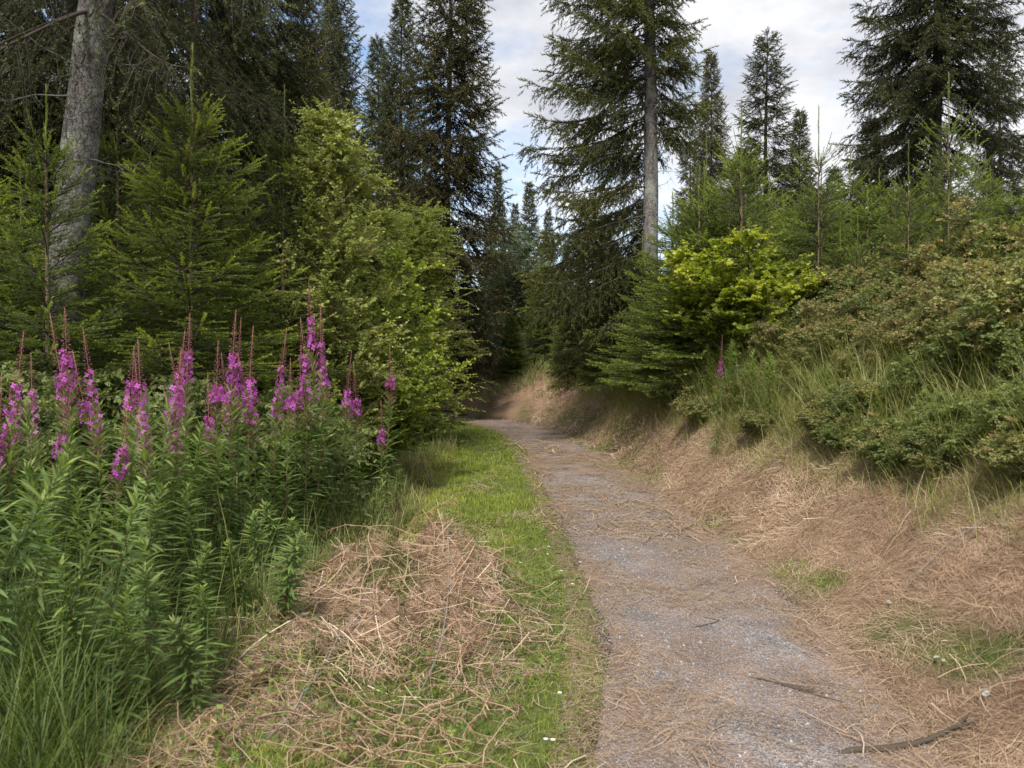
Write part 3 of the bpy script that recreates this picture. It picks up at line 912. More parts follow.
# --- wood closing the view behind
rr = random.Random(5)
for i in range(34):
    px = -140 + i * 17.5 + rr.uniform(-8, 8)
    d = rr.uniform(24, 42)
    if 470 < px < 600: continue
    pt = rr.uniform(60, 150) if px > 350 else rr.uniform(-10, 110)
    put_tree(rr.choice(spire + [small]) if px < 350 else small, 15 if px < 350 else 9, px, d, pt, 'dark spruce deep in the wood behind the nearer trunks', 'spruce', 'spruces deep in the wood') if px < 350 else \
        put_tree(small, 9, px, d, 190 + rr.uniform(-20, 40), 'low dark spruce deep in the wood behind the path bend', 'spruce', 'low spruces behind the bend')
for i in range(10):
    put_tree(small, 9, 395 + i * 24 + rr.uniform(-8, 8), rr.uniform(29, 38), 245 + rr.uniform(-12, 25), 'low dark spruce deep in the wood behind the path bend', 'spruce', 'low spruces behind the bend')
for i in range(16):
    put_tree(small, 9, 610 + i * 34 + rr.uniform(-10, 10), rr.uniform(20, 27), 205 + rr.uniform(-20, 25), 'low dark spruce in the wood beyond the young trees', 'spruce', 'low spruces beyond the young trees')

# --- bushy spruces at the bend
put_tree(bushy[0], 5.2, 545, 24.5, 268, 'dark bushy spruce with branches to the ground, above the path bend', 'spruce', 'bushy spruces at the bend', 1, 1.1)
put_tree(bushy[1], 6.5, 588, 21.0, 200, 'tall bushy olive spruce filling the space left of the grey trunk', 'spruce', 'bushy spruces at the bend', 2, .95)
put_tree(bushy[0], 5.2, 628, 17.5, 265, 'bushy spruce at the foot of the tall grey trunk, overhanging the bank', 'spruce', 'bushy spruces at the bend', 4.2, .9)
put_tree(bushy[1], 6.5, 500, 26.0, 285, 'low dark spruce in the hollow where the path disappears', 'spruce', 'bushy spruces at the bend', 4, 1.2)
put_tree(bushy[0], 5.2, 462, 25.0, 330, 'small dark spruce beside the hollow at the bend', 'spruce', 'bushy spruces at the bend', 3, 1.4)
put_tree(bushy[1], 6.5, 430, 24.0, 300, 'dark spruce hidden behind the hazel bush', 'spruce', 'bushy spruces at the bend', 5, 1.2)

put_tree(bushy[0], 5.2, 512, 23.8, 318, 'small bushy spruce right beside the hollow, above the end of the path', 'spruce', 'bushy spruces at the bend', 2.2, 1.2)
put_tree(bushy[0], 5.2, 566, 22.4, 300, 'bushy spruce between the pale low willow and the tall olive spruce', 'spruce', 'bushy spruces at the bend', 5.5, 1.0)
put_tree(bushy[1], 6.5, 600, 18.8, 285, 'olive bushy spruce overhanging the bank short of the bend', 'spruce', 'bushy spruces at the bend', .6, .9)
# --- young spruces, left
YL = 'young spruces on the left with pale leader shoots'
put_tree(near_young[0], 4.4, 190, 7.3, 42, 'near young spruce with tallest pale leader, centre of the left group', 'young spruce', YL, .4)
put_tree(near_young[1], 4.2, 283, 9.0, 84, 'young spruce whose leader stands close to the birch', 'young spruce', YL, 1.4)
put_tree(near_young[1], 4.2, 118, 8.6, 92, 'young spruce with leader just right of the thick grey trunk', 'young spruce', YL, 3.4)
put_tree(near_young[1], 4.2, 48, 6.6, 84, 'young spruce standing in front of the thick grey trunk', 'young spruce', YL, 5.0)
put_tree(near_young[0], 4.4, 247, 9.2, 190, 'shorter young spruce between two taller leaders', 'young spruce', YL, 2.1)
put_tree(near_young[0], 4.4, -15, 7.0, 130, 'young spruce cut by the left edge of the picture', 'young spruce', YL, 2.6, 1.1)
put_tree(near_young[1], 4.2, 150, 9.8, 150, 'young spruce half hidden behind the tallest leader', 'young spruce', YL, .2, 1.2)
put_tree(near_young[0], 4.4, 90, 10.5, 190, 'low young spruce in the shade behind the thick trunk', 'young spruce', YL, 4.2, 1.2)
for (px, d, py) in [(330, 12, 220), (395, 15, 240), (20, 9.5, 170), (215, 12, 150), (300, 14, 170)]:
    put_tree(mid_young[0], 3.4, px, d, py, 'young spruce further back in the left thicket', 'young spruce', 'young spruces back in the left thicket', wide=1.2)

# --- young spruces, right bank
YR = 'young spruces crowding the top of the bank'
names = {0: (699, 11.2, 172), }
pts = [(672, 11.5, 190, 0), (705, 12.5, 160, 1), (688, 10.0, 260, 2), (742, 11.5, 110, 1), (770, 12.8, 170, 0), (795, 10.8, 215, 2), (822, 11.5, 160, 0), (850, 12.5, 150, 1),
       (868, 10.0, 190, 2), (840, 9.4, 232, 0), (895, 11.5, 175, 0), (915, 10.2, 205, 2), (948, 11.0, 120, 1), (960, 9.6, 170, 0), (985, 10.5, 150, 1), (1010, 9.2, 180, 2), (1040, 9.8, 150, 0),
       (765, 9.8, 240, 2), (720, 13.5, 200, 2), (880, 14, 180, 0), (930, 13, 190, 2), (990, 13, 165, 0), (1060, 11.5, 150, 0), (642, 12.5, 238, 2), (660, 12.0, 252, 0), (632, 14.0, 285, 2), (612, 15.5, 318, 2), (676, 12.0, 232, 1), (650, 13.0, 300, 2), (818, 13.8, 180, 2), (782, 14.5, 190, 0), (905, 9.0, 235, 2), (950, 8.6, 225, 0), (1000, 8.3, 215, 2), (1045, 8.0, 215, 0)]
pts += [(700 + i * 25 + (i * 37) % 17, 10 + (i * 7) % 5, 165 + (i * 29) % 50, (0, 2, 1)[i % 3]) for i in range(18)]
for i, (px, d, py, k) in enumerate(pts):
    h = [3.4, 3.2, 2.6][k]
    d = (max(d, bank_d(px, 3.6 if px > 780 else 2.6)) + (i % 3) * .4) if px > 700 else d + .8
    o = put_tree(mid_young[k], h, px, d if px > 700 else bank_d(px, 1.9), py, 'young green spruce in the crowd on top of the bank', 'young spruce', YR, wide=1.25 if k != 1 else 1.1)
GL = 'lanky young spruces with bare stems on the bank'
for (px, d, py, lab) in [(818, 9.6, 105, 'lanky young spruce with pale stem directly left of the broad dark spruce'),
                         (908, 9.0, 140, 'lanky young spruce left of the brown trunk, thin pale stem'),
                         (948, 9.3, 72, 'tallest lanky young spruce with bare stem, right of the brown trunk'),
                         (742, 10.0, 98, 'lanky young spruce rising above the middle of the yellow maple bush'),
                         (707, 10.5, 130, 'lanky young spruce behind the left side of the yellow maple bush'),
                         (858, 9.0, 215, 'short lanky young spruce sticking out above the bramble'),
                         
                         (976, 9.8, 125, 'lanky young spruce near the right edge, thin stem')]:
    put_tree(lanky, 4.0, px, max(d, bank_d(px, 3.3) if px > 650 else d), py, lab, 'young spruce', GL)

# ================================================================== broadleaf
def interp(P, t):
    """P (N,K,3), t (N,) in 0..1"""
    K = P.shape[1]
    b = t * (K - 1); i = np.minimum(b.astype(int), K - 2); f = (b - i)[:, None]
    n = np.arange(len(P))
    return P[n, i] * (1 - f) + P[n, i + 1] * f, norm(P[n, i + 1] - P[n, i])

def bush(seed, name, H, Rd, nstem, leaf, lsize, lmat, nb=10, nt=7, nleaf=9, up=.55, lean=.5, stem_r=.012, clear=.15, droop=.0, tl=.22, bl=.45, topt=.35, lay=.6, wood='twig', tree=False, dims=1.0):
    r = rs(seed)
    t = root(name)
    K = 7; u = np.linspace(0, 1, K)
    a = r.uniform(0, 6.28, nstem) + np.arange(nstem) * 2.4
    out = r.uniform(.1, 1, nstem) ** .7 * (0 if tree else 1)
    hh = H * r.uniform(.6, 1, nstem) * (1 - .28 * out) * np.where(np.arange(nstem) % 6 == 0, 1.25, 1)
    if tree: hh[:] = H
    P = np.zeros((nstem, K, 3))
    P[..., 0] = np.cos(a)[:, None] * (Rd * .9 * out)[:, None] * u[None] ** 1.3 + np.cos(a)[:, None] * .06
    P[..., 1] = np.sin(a)[:, None] * (Rd * .9 * out)[:, None] * u[None] ** 1.3 + np.sin(a)[:, None] * .06
    P[..., 2] = hh[:, None] * (u[None] - lean * .25 * out[:, None] * u[None] ** 3)
    P[:, 1:] += np.cumsum(r.normal(size=(nstem, K - 1, 3)) * .02 * H, axis=1) * .6
    P[:, 0, 2] = -.1
    rad = stem_r * (1 - .8 * u)[None] * np.ones((nstem, 1))
    gs = Geo().tubes(P, rad, 6, r.uniform(.2, .8, nstem))
    # branches
    ib = np.repeat(np.arange(nstem), nb)
    tb = clear + (1 - clear) * r.uniform(0, 1, len(ib)) ** .85
    o, tg = interp(P[ib], tb)
    ang = r.uniform(0, 6.28, len(ib))
    d = np.stack([np.cos(ang), np.sin(ang), 0 * ang], 1)
    outv = o.copy(); outv[:, 2] = 0
    d = norm(d + norm(outv + 1e-6) * .5 + np.array([0, 0, up]) * r.uniform(.5, 1.4, (len(ib), 1)))
    prof = np.sin(np.clip((tb - clear) / (1 - clear), .05, 1) * np.pi * .8 + .35)
    Lb = H * bl * r.uniform(.5, 1.1, len(ib)) * np.clip(prof, .25, 1)
    if tree: Lb = Rd * r.uniform(.55, 1.1, len(ib)) * (1.08 - tb) ** .6
    v = np.linspace(0, 1, 5)
    B = o[:, None] + d[:, None] * (v[None, :, None] * Lb[:, None, None])
    B[..., 2] -= (droop * Lb)[:, None] * v[None] ** 2
    B[:, 1:] += np.cumsum(r.normal(size=(len(ib), 4, 3)) * .05, axis=1) * Lb[:, None, None] * .6
    gs.tubes(B, (stem_r * .5) * (1 - .75 * v), 4, r.uniform(.2, .8, len(ib)))
    # twigs
    it = np.repeat(np.arange(len(ib)), nt)
    t2 = r.uniform(.15, 1, len(it))
    o, tg = interp(B[it], t2)
    d = norm(tg + r.normal(size=(len(it), 3)) * np.array([.7, .7, .45]) + [0, 0, .1])
    Lt = tl * r.uniform(.5, 1.2, len(it))
    w = np.linspace(0, 1, 4)
    Tw = o[:, None] + d[:, None] * (w[None, :, None] * Lt[:, None, None])
    Tw[..., 2] -= (droop * Lt * .8)[:, None] * w[None] ** 2
    gs.tubes(Tw, np.linspace(.0035, .0012, 4) * (1 if stem_r < .03 else 1.4), 3, r.uniform(.2, .8, len(it)))
    gs.build('branches' if not tree else 'trunk', M[wood], t, True)
    il = np.repeat(np.arange(len(it)), nleaf)
    t3 = (np.tile(np.arange(nleaf), len(it)) + .7) / nleaf
    o, tg = interp(Tw[il], np.clip(t3, 0, 1))
    side = np.where(np.tile(np.arange(nleaf), len(it)) % 2 == 0, 1., -1.)
    perp = norm(np.cross(tg, [0, 0, 1.]) + 1e-6)
    d = norm(tg * .5 + perp * side[:, None] * .9 + r.normal(size=o.shape) * .35 - [0, 0, .15])
    upv = np.array([0, 0, 1.]) * lay + r.normal(size=o.shape) * (1 - lay) * 1.1
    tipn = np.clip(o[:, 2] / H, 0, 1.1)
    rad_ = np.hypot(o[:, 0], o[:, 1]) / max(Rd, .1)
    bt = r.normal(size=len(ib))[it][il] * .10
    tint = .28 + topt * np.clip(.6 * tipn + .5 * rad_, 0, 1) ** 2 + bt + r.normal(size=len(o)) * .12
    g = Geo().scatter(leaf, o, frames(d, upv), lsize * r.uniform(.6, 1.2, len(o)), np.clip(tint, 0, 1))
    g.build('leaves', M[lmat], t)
    return t

birch = bush(61, 'birch_tree', 4.5, 1.15, 3, LEAF_SMALL, .046, 'birch_leaf', nb=60, nt=11, nleaf=18, lay=.3, up=.6, tree=True, stem_r=.026, clear=.12, droop=.12, tl=.36, topt=.45, wood='bark_young')
hazel = bush(62, 'hazel_bush', 3.1, 1.2, 16, LEAF_OVATE, .054, 'hazel_leaf', nb=17, nt=9, nleaf=11, up=.45, bl=.30, tl=.24, topt=.5, lay=.4)
maple = bush(63, 'maple_bush', 2.3, 1.1, 14, MAPLE, .048, 'maple_leaf', nb=15, nt=9, nleaf=10, up=.4, bl=.32, tl=.22, topt=.6, lay=.5)
willow = bush(64, 'willow_bush', 3.6, 1.5, 16, LEAF_WILLOW, .11, 'willow_leaf', nb=16, nt=9, nleaf=10, up=.6, bl=.35, tl=.3, topt=.4)
brambles = [bush(71, 'bramble_bush', 1.25, .75, 26, BRAMBLE, .036, 'bramble_leaf', nb=11, nt=8, nleaf=9, up=.7, bl=.27, tl=.14, stem_r=.0035, lean=.7, topt=.5, lay=.45, droop=.2),
            bush(72, 'bramble_bush', 1.15, .8, 24, RASP, .044, 'bramble_green', nb=11, nt=7, nleaf=9, up=.6, bl=.3, tl=.16, stem_r=.0035, lean=.8, topt=.35, lay=.5, droop=.3),
            bush(73, 'bramble_bush', 1.3, .7, 28, RASP, .038, 'bramble_rust', nb=11, nt=8, nleaf=8, up=.9, bl=.25, tl=.13, stem_r=.0035, lean=.5, topt=.55, lay=.4, droop=.1)]

def put_bush(proto, H, px, d, py_top, label, cat, group=None, rz=None, wide=1.0, x=None):
    return put_tree(proto, H, px, d, py_top, label, cat, group, rz, wide)

put_bush(birch, 4.5, 344, 8.9, 128, 'slender birch with small pale green leaves behind the fireweed', 'birch', rz=.5, wide=.92)
put_bush(birch, 4.5, 372, 13.5, 225, 'smaller birch half hidden by the hazel bush', 'birch', rz=2.5, wide=1.3)
put_bush(birch, 4.5, 408, 14.5, 215, 'low birch behind the hazel bush at the bend', 'birch', rz=4, wide=1.3)
put_bush(hazel, 3.1, 376, 10.3, 262, 'yellow-green hazel bush bulging over the grass at the bend', 'hazel bush', rz=1, wide=.95)
put_bush(hazel, 3.1, 345, 9.8, 322, 'lower hazel bush between the fireweed and the birch', 'hazel bush', rz=3.2, wide=1.0)
put_bush(hazel, 3.1, 272, 8.0, 318, 'hazel bush under the young spruce, behind the flowers', 'hazel bush', rz=4.4, wide=.9)
put_bush(maple, 2.3, 748, bank_d(748, 2.3), 220, 'bright yellow-green maple bush on the bank', 'maple bush', rz=.4, wide=1.15)
put_bush(maple, 2.3, 684, bank_d(684, 2.1), 262, 'small yellow maple sapling left of the bright maple bush', 'maple bush', rz=2.4, wide=.55)
put_bush(willow, 3.6, 512, 27, 215, 'grey-green rounded willow under the far spruce tips', 'willow bush', rz=0, wide=.8)
put_bush(willow, 3.6, 486, 24, 292, 'lower grey-green willow beside the hollow at the bend', 'willow bush', rz=2, wide=.8)
put_bush(willow, 3.6, 560, 22.8, 345, 'pale low willow at the foot of the bushy spruce on the bend', 'willow bush', rz=4, wide=.9)

GB = 'brambles covering the bank'
bl = [  # px, metres up the bank, top py, kind, label
    (1000, 2.1, 290, 1, 'bramble at the right edge with broad green leaves'),
    (930, 2.0, 330, 1, 'green bramble overhanging the dry grass of the bank'),
    (1045, 2.5, 225, 0, 'tall bramble leaning in from the right edge'),
    (980, 2.6, 262, 0, 'bramble behind the broad green one near the right edge'),
    (900, 2.5, 292, 2, 'rusty-leaved bramble in the middle of the bank thicket'),
    (860, 1.9, 362, 1, 'low green bramble at the front of the bank thicket'),
    (845, 2.6, 282, 2, 'rusty bramble beneath the young spruces'),
    (800, 1.9, 358, 0, 'yellowing bramble right below the maple bush'),
    (870, 3.4, 272, 2, 'rusty topped bramble along the crest of the thicket'),
    (925, 3.4, 262, 2, 'rusty bramble on the crest beside the dark gap'),
    (985, 3.5, 232, 0, 'bramble crown high on the bank near the right edge'),
    (760, 1.8, 368, 0, 'yellowing bramble left of the thicket, among tall grass'),
    (1030, 3.6, 210, 0, 'highest bramble on the bank at the right edge'),
    (720, 1.8, 380, 1, 'small green bramble at the foot of the maple bush'),
    (790, 2.7, 300, 2, 'rusty bramble touching the maple bush'),
    (690, 1.8, 372, 0, 'small bramble left of the maple bush above the dry bank'),
    (950, 1.5, 408, 1, 'lowest green bramble spilling onto the dry grass'),
    (1055, 2.0, 325, 1, 'green bramble cut by the right edge'),
    (655, 1.8, 380, 1, 'low bramble under the tall grey trunk'),
    (830, 2.4, 318, 0, 'bramble with yellow and green leaves in the thicket front'),
]
for (px, sp, py, k, lab) in bl:
    d = bank_d(px, sp)
    put_bush(brambles[k], [1.25, 1.15, 1.3][k], px, d, py, lab, 'bramble', GB, wide=1.0)
rg = rs(404)
for i in range(140):
    px = rg.uniform(625, 1210); sp = rg.uniform(1.5, 4.2)
    d = bank_d(px, sp)
    if d > 17: continue
    x, y = at(px, d); z = Z(x, y)
    k = int(rg.choice([0, 0, 1, 1, 2]))
    s = rg.uniform(.6, 1.05) * np.interp(sp, [1.5, 2.2, 3, 4.2], [.42, .62, .85, .95])
    place(brambles[k], (x, y, z - .05), rg.uniform(0, 6.28), (s * 1.1, s * 1.1, s), ['yellowing bramble tangled in the bank thicket', 'green bramble tangled in the bank thicket', 'rusty bramble tangled in the bank thicket'][k], 'bramble',
          ['yellowing brambles of the thicket', 'green brambles of the thicket', 'rusty brambles of the thicket'][k])
for i in range(24):
    px = rg.uniform(640, 1180); sp = rg.uniform(1.1, 1.7)
    d = bank_d(px, sp)
    if d > 16: continue
    x, y = at(px, d); s = rg.uniform(.3, .48)
    place(brambles[int(rg.integers(0, 2))], (x, y, Z(x, y) - .04), rg.uniform(0, 6.28), (s * 1.2, s * 1.2, s), 'low bramble sprawling along the lower edge of the bank thicket', 'bramble', 'low brambles along the edge of the thicket')
for (px, sp, py, lab) in [(1015, 4.4, 205, 'big-leaved bush rising above the brambles at the right edge'), (965, 4.6, 236, 'big-leaved bush behind the bramble crest')]:
    put_bush(hazel, 3.1, px, bank_d(px, sp), py, lab, 'bush', wide=.75)
# dark undergrowth left, under the young spruces
for i, (px, d, py) in enumerate([(20, 6.0, 330), (70, 6.8, 345), (130, 6.2, 355), (185, 7.4, 345), (235, 6.8, 350), (300, 7.6, 360), (-40, 5.4, 340)]):
    put_bush(brambles[1], 1.15, px, d, py, 'dark green bramble in the shade behind the fireweed', 'bramble', 'brambles behind the fireweed', wide=.75)

# ================================================================== fireweed
def flower_template():
    V, F = [], []
    for k in range(4):
        a = k * math.pi / 2 + .4
        c, s = math.cos(a), math.sin(a)
        b = len(V)
        for (x, w, z) in [(.1, 0, 0), (.55, .36, .1), (1, .22, .05), (1, -.22, .05), (.55, -.36, .1)]:
            V.append((z, x * c - w * s, x * s + w * c))
        F.append((b, b + 1, b + 2, b + 3, b + 4))
    return T(V, F)
FLOWER = flower_template()
BUD = T([(0, 0, 0), (.5, .13, 0), (1, 0, 0), (.5, -.13, 0), (.5, 0, .13), (.5, 0, -.13)], [(0, 1, 4), (0, 4, 3), (0, 3, 5), (0, 5, 1), (2, 4, 1), (2, 3, 4), (2, 5, 3), (2, 1, 5)])

def fireweed(seed, H=1.6, flowers=True, fl0=.70, fl1=.84, nleaf=120, leaf_top=.72, size=.14):
    r = rs(seed)
    t = root('fireweed_plant')
    u = np.linspace(0, 1, 12)
    la, lb = r.uniform(0, 6.28), r.uniform(.02, .07) * H
    px = lambda q: np.cos(la) * lb * q ** 2 + .012 * np.sin(q * 7 + la)
    py = lambda q: np.sin(la) * lb * q ** 2 + .012 * np.cos(q * 6 + la)
    P = np.stack([px(u), py(u), u * H - .03 * (u == 0)], 1)
    top_tint = np.repeat(np.clip(u * 1.1, 0, 1) if flowers else np.full(12, .12) + .25 * (1 - u) ** 2, 5)
    g = Geo().tubes(P[None], .0055 * (1 - .75 * u), 5, 0.)
    g.T[-1] = top_tint.astype(np.float32)
    g.build('stem', M['fire_stem'], t, True)
    lt = leaf_top if flowers else .98
    tl = .06 + (lt - .06) * np.linspace(0, 1, nleaf) ** .85 + r.normal(size=nleaf) * .004
    th = np.arange(nleaf) * 2.4 + r.normal(size=nleaf) * .2
    o = np.stack([px(tl), py(tl), tl * H], 1)
    el = np.interp(tl / lt, [0, .3, .7, .9, 1], [-.45, .1, .5, 1.0, 2.6]) + r.normal(size=nleaf) * .28
    d = np.stack([np.cos(th), np.sin(th), el], 1)
    sz = size * np.interp(tl / lt, [0, .15, .5, .85, 1], [.6, .9, 1.0, .85, .5]) * r.uniform(.65, 1.2, nleaf)
    tn = np.interp(tl / lt, [0, .12, .3, 1], [.98, .6, .35, .62]) + r.normal(size=nleaf) * .12
    g = Geo().scatter(LEAF_LANCE, o, frames(d, np.tile([0, 0, 1.], (nleaf, 1)) + r.normal(size=(nleaf, 3)) * .25), sz, np.clip(tn, 0, 1))
    g.build('leaves', M['fire_leaf'], t)
    if flowers:
        # seed pods and pedicels below, flowers, then buds to the tip
        n = int(r.integers(26, 50))
        tf = np.linspace(fl0, fl1, n) + r.normal(size=n) * .002
        th = np.arange(n) * 2.4 + r.normal(size=n) * .3
        rad = .037 * np.interp(tf, [fl0, fl1], [1.15, .75]) * r.uniform(.75, 1.25, n)
        o0 = np.stack([px(tf), py(tf), tf * H], 1)
        d = norm(np.stack([np.cos(th), np.sin(th), .25 + 0 * th], 1))
        o1 = o0 + d * rad[:, None]
        g = Geo().scatter(FLOWER, o1, frames(d + r.normal(size=(n, 3)) * .35, np.tile([0, 0, 1.], (n, 1))), .0155 * r.uniform(.65, 1.2, n), r.uniform(0, 1, n))
        g.build('flower_spike', M['petal'], t)
        g = Geo().tubes(np.stack([o0, o1], 1), np.array([.0016, .0013]), 3, .6)
        nb = 60
        tb = np.linspace(fl1 - .01, 1.0, nb)
        th = np.arange(nb) * 2.4
        w = np.interp(tb, [fl1, 1], [1, .12])
        o = np.stack([px(tb), py(tb), tb * H], 1)
        el = np.interp(tb, [fl1, fl1 + .05, 1], [-.3, .4, 2.2])
        d = norm(np.stack([np.cos(th), np.sin(th), el], 1))
        g.scatter(BUD, o + d * (w * .008)[:, None], frames(d, np.tile([0, 0, 1.], (nb, 1)) + .01), .024 * w + .006, r.uniform(.2, 1, nb))
        npd = 26
        tp = np.linspace(fl0 - .10, fl0 + .01, npd)
        th = np.arange(npd) * 2.4
        d = norm(np.stack([np.cos(th), np.sin(th), .75 + 0 * th], 1))
        o = np.stack([px(tp), py(tp), tp * H], 1)
        g.tubes(np.stack([o, o + d * .035, o + d * .075], 1), np.array([.0015, .002, .001]), 3, r.uniform(.2, .9, npd))
        g.build('bud_spire', M['bud'], t)
    return t

FW = [fireweed(81, 1.7, True, .72, .83), fireweed(82, 1.6, True, .66, .84), fireweed(83, 1.7, True, .76, .82), fireweed(84, 1.5, True, .66, .78),
      fireweed(85, 1.7, True, .64, .85), fireweed(86, 1.6, True, .75, .86), fireweed(87, 1.65, True, .70, .79)]
FWH = [1.7, 1.6, 1.7, 1.5, 1.7, 1.6, 1.65]
LF = [fireweed(91, 1.25, False, nleaf=150), fireweed(92, 1.15, False, nleaf=140, size=.13), fireweed(93, 1.3, False, nleaf=160, size=.15)]
LFH = [1.25, 1.15, 1.3]
GF = 'fireweed in flower'
fl = [  # px, tip py, distance, kind, label
    (8, 332, 4.1, 1, 'fireweed in flower at the left edge'),
    (-6, 372, 4.0, 3, 'fireweed in flower cut by the left edge'),
    (66, 308, 4.6, 0, 'fireweed with full magenta spike in front of the grey trunk foot'),
    (74, 314, 4.9, 2, 'fireweed with thin red spire close behind the full spike'),
    (50, 385, 4.5, 3, 'short fireweed with faded flowers between the two left spikes'),
    (105, 326, 4.5, 1, 'fireweed with long loose magenta spike, second from the left edge group'),
    (112, 395, 4.3, 3, 'low fireweed flowering beneath the long loose spike'),
    (96, 350, 5.0, 2, 'fireweed with thin spire behind the long loose spike'),
    (152, 338, 4.2, 1, 'fireweed with the densest magenta spike, leaning slightly'),
    (162, 348, 4.4, 0, 'fireweed touching the densest spike'),
    (144, 358, 4.6, 2, 'fireweed with budding spire left of the densest spike'),
    (184, 312, 5.1, 0, 'fireweed with short flower whorl high above its neighbours, between two clumps'),
    (196, 342, 5.4, 2, 'fireweed almost only in bud between two clumps'),
    (186, 385, 4.7, 3, 'low fireweed with few pink flowers between two clumps'),
    (228, 310, 5.2, 1, 'fireweed with tallest red spire in the middle clump'),
    (239, 318, 5.3, 0, 'fireweed with bright spike on the right of the middle clump'),
    (215, 340, 5.0, 2, 'fireweed with leaning red spire on the left of the middle clump'),
    (249, 326, 5.6, 2, 'fireweed with small spire at the back of the middle clump'),
    (208, 372, 5.2, 3, 'low fireweed in flower at the foot of the middle clump'),
    (232, 352, 5.5, 1, 'fireweed in flower in the core of the middle clump'),
    (273, 330, 5.8, 1, 'fireweed with slim spike standing apart right of the middle clump'),
    (284, 358, 5.7, 2, 'shorter fireweed with pale spire beside the slim one'),
    (320, 278, 6.2, 0, 'tallest fireweed of all with a short flower spike under a long red tip'),
    (306, 318, 6.0, 1, 'fireweed flowering just left of the tallest one'),
    (296, 345, 6.1, 3, 'fireweed with faded pink spike left below the tallest one'),
    (333, 335, 6.4, 2, 'fireweed with faded flowers right of the tallest one'),
    (345, 350, 6.6, 2, 'fireweed with small purple spike right of the faded one'),
    (362, 362, 6.8, 3, 'fireweed with slim spike near the hazel bush'),
    (383, 400, 7.0, 3, 'lowest fireweed in flower nearest to the path'),
    (30, 352, 4.7, 4, 'fireweed with long magenta spike between the edge and the full spike'),
    (128, 345, 4.8, 5, 'fireweed with short bright whorl between the loose and the densest spikes'),
    (170, 330, 4.7, 4, 'fireweed with long spike just right of the densest one'),
    (258, 352, 5.4, 6, 'fireweed with small pink whorl between middle clump and slim spike'),
    (314, 305, 6.1, 4, 'fireweed with long spike half behind the tallest one'),
    (388, 345, 7.6, 2, 'thin unopened fireweed in front of the hazel bush'),
]
rr = random.Random(11)
for (px, py, d, k, lab) in fl:
    x, y = at(px, d)
    z = Z(x, y)
    H = top_z(py, d) - z
    if k < 4 and rr.random() < .45: k = {0: 5, 1: 4, 2: 6, 3: 6}[k]
    s = H / FWH[k]
    w = rr.uniform(.8, 1.15)
    place(FW[k], (x, y, z), rr.uniform(0, 6.28), (w, w, s), lab, 'fireweed', GF, (R(rr.uniform(-2.5, 2.5)), R(rr.uniform(-2.5, 2.5))))
for (px, py, d, k, lab) in [(717, 335, 9.5, 3, 'single fireweed in flower in front of the maple bush'), (929, 262, 9.0, 3, 'single fireweed in flower on the crest of the bramble thicket')]:
    x, y = at(px, d); z = Z(x, y); s = (top_z(py, d) - z) / FWH[k]
    place(FW[k], (x, y, z), 1, (.7, .7, s), lab, 'fireweed', 'fireweed in flower on the bank')
# leafy plants without flowers
n = 0
rg = rs(7)
cand = []
for k in range(4000):
    d = rg.uniform(3.1, 10.5) if k > 300 else rg.uniform(3.1, 6)
    x = rg.uniform(-.8 * d - .4, -1.25)
    lim = -1.30 - .22 * math.sin(d * 1.3) - (0.22 if d < 4.2 else 0)
    if x > lim: continue
    if any((x - a) ** 2 + (d - b) ** 2 < .028 + .0035 * d for a, b in cand): continue
    cand.append((x, d))
    if len(cand) >= 265: break
for (x, d) in cand:
    z = Z(x, d)
    px = 512 + FPX * x / d
    edge = max(0.0, min(1.0, (-1.4 - x) / .7))
    tp = 398 + rg.uniform(-15, 45) + 18 * (px < 90)
    H = top_z(tp, d) - z
    H = min(H, 1.55) * (.42 + .58 * edge) * rg.uniform(.82, 1.08)
    if d > 7.5: H *= .85
    k = int(rg.integers(0, 3))
    s = H / LFH[k]
    w = rg.uniform(.75, 1.05)
    place(LF[k], (x, d, z), rg.uniform(0, 6.28), (w, w, s), 'leafy green fireweed without flowers in the dense stand on the left', 'fireweed', 'leafy fireweed on the left', (R(rg.normal() * 8), R(rg.normal() * 8)))
for i, (px, d, py) in enumerate([(700, 11.3, 352), (712, 10.8, 345), (735, 9.9, 345), (752, 9.3, 350), (728, 10.4, 340), (690, 11.8, 358), (770, 9.0, 352)]):
    x, y = at(px, d); z = Z(x, y); s = max(.4, (top_z(py, d) - z) / 1.25)
    place(LF[0], (x, y, z), i, (.9, .9, s), 'leafy green fireweed among tall grass in front of the maple bush', 'fireweed', 'leafy fireweed on the bank')

# ================================================================== ground cover
def surf_points(n, x0, x1, y0, y1, seed, pw=1.0):
    r = rs(seed)
    y = y0 + (y1 - y0) * r.random(n) ** pw
    x = r.uniform(x0, x1, n)
    return r, x, y

BLADE = T([(0, .012, 0), (0, -.012, 0), (.5, .011, .06), (.5, -.011, .06), (1, 0, .26)], [(1, 0, 2, 3), (3, 2, 4)])
def blade_t(w, bend, k=3):
    V, F = [], []
    for i in range(k):
        t = i / k
        V += [(t, w * (1 - t * .5), bend * t * t), (t, -w * (1 - t * .5), bend * t * t)]
    V.append((1, 0, bend))
    for i in range(k - 1): F.append((2 * i + 1, 2 * i, 2 * i + 2, 2 * i + 3))
    F.append((2 * k - 1, 2 * k - 2, 2 * k))
    return T(V, F)

def in_view(x, y, mx=.86):
    return np.abs(x) < mx * y + .6

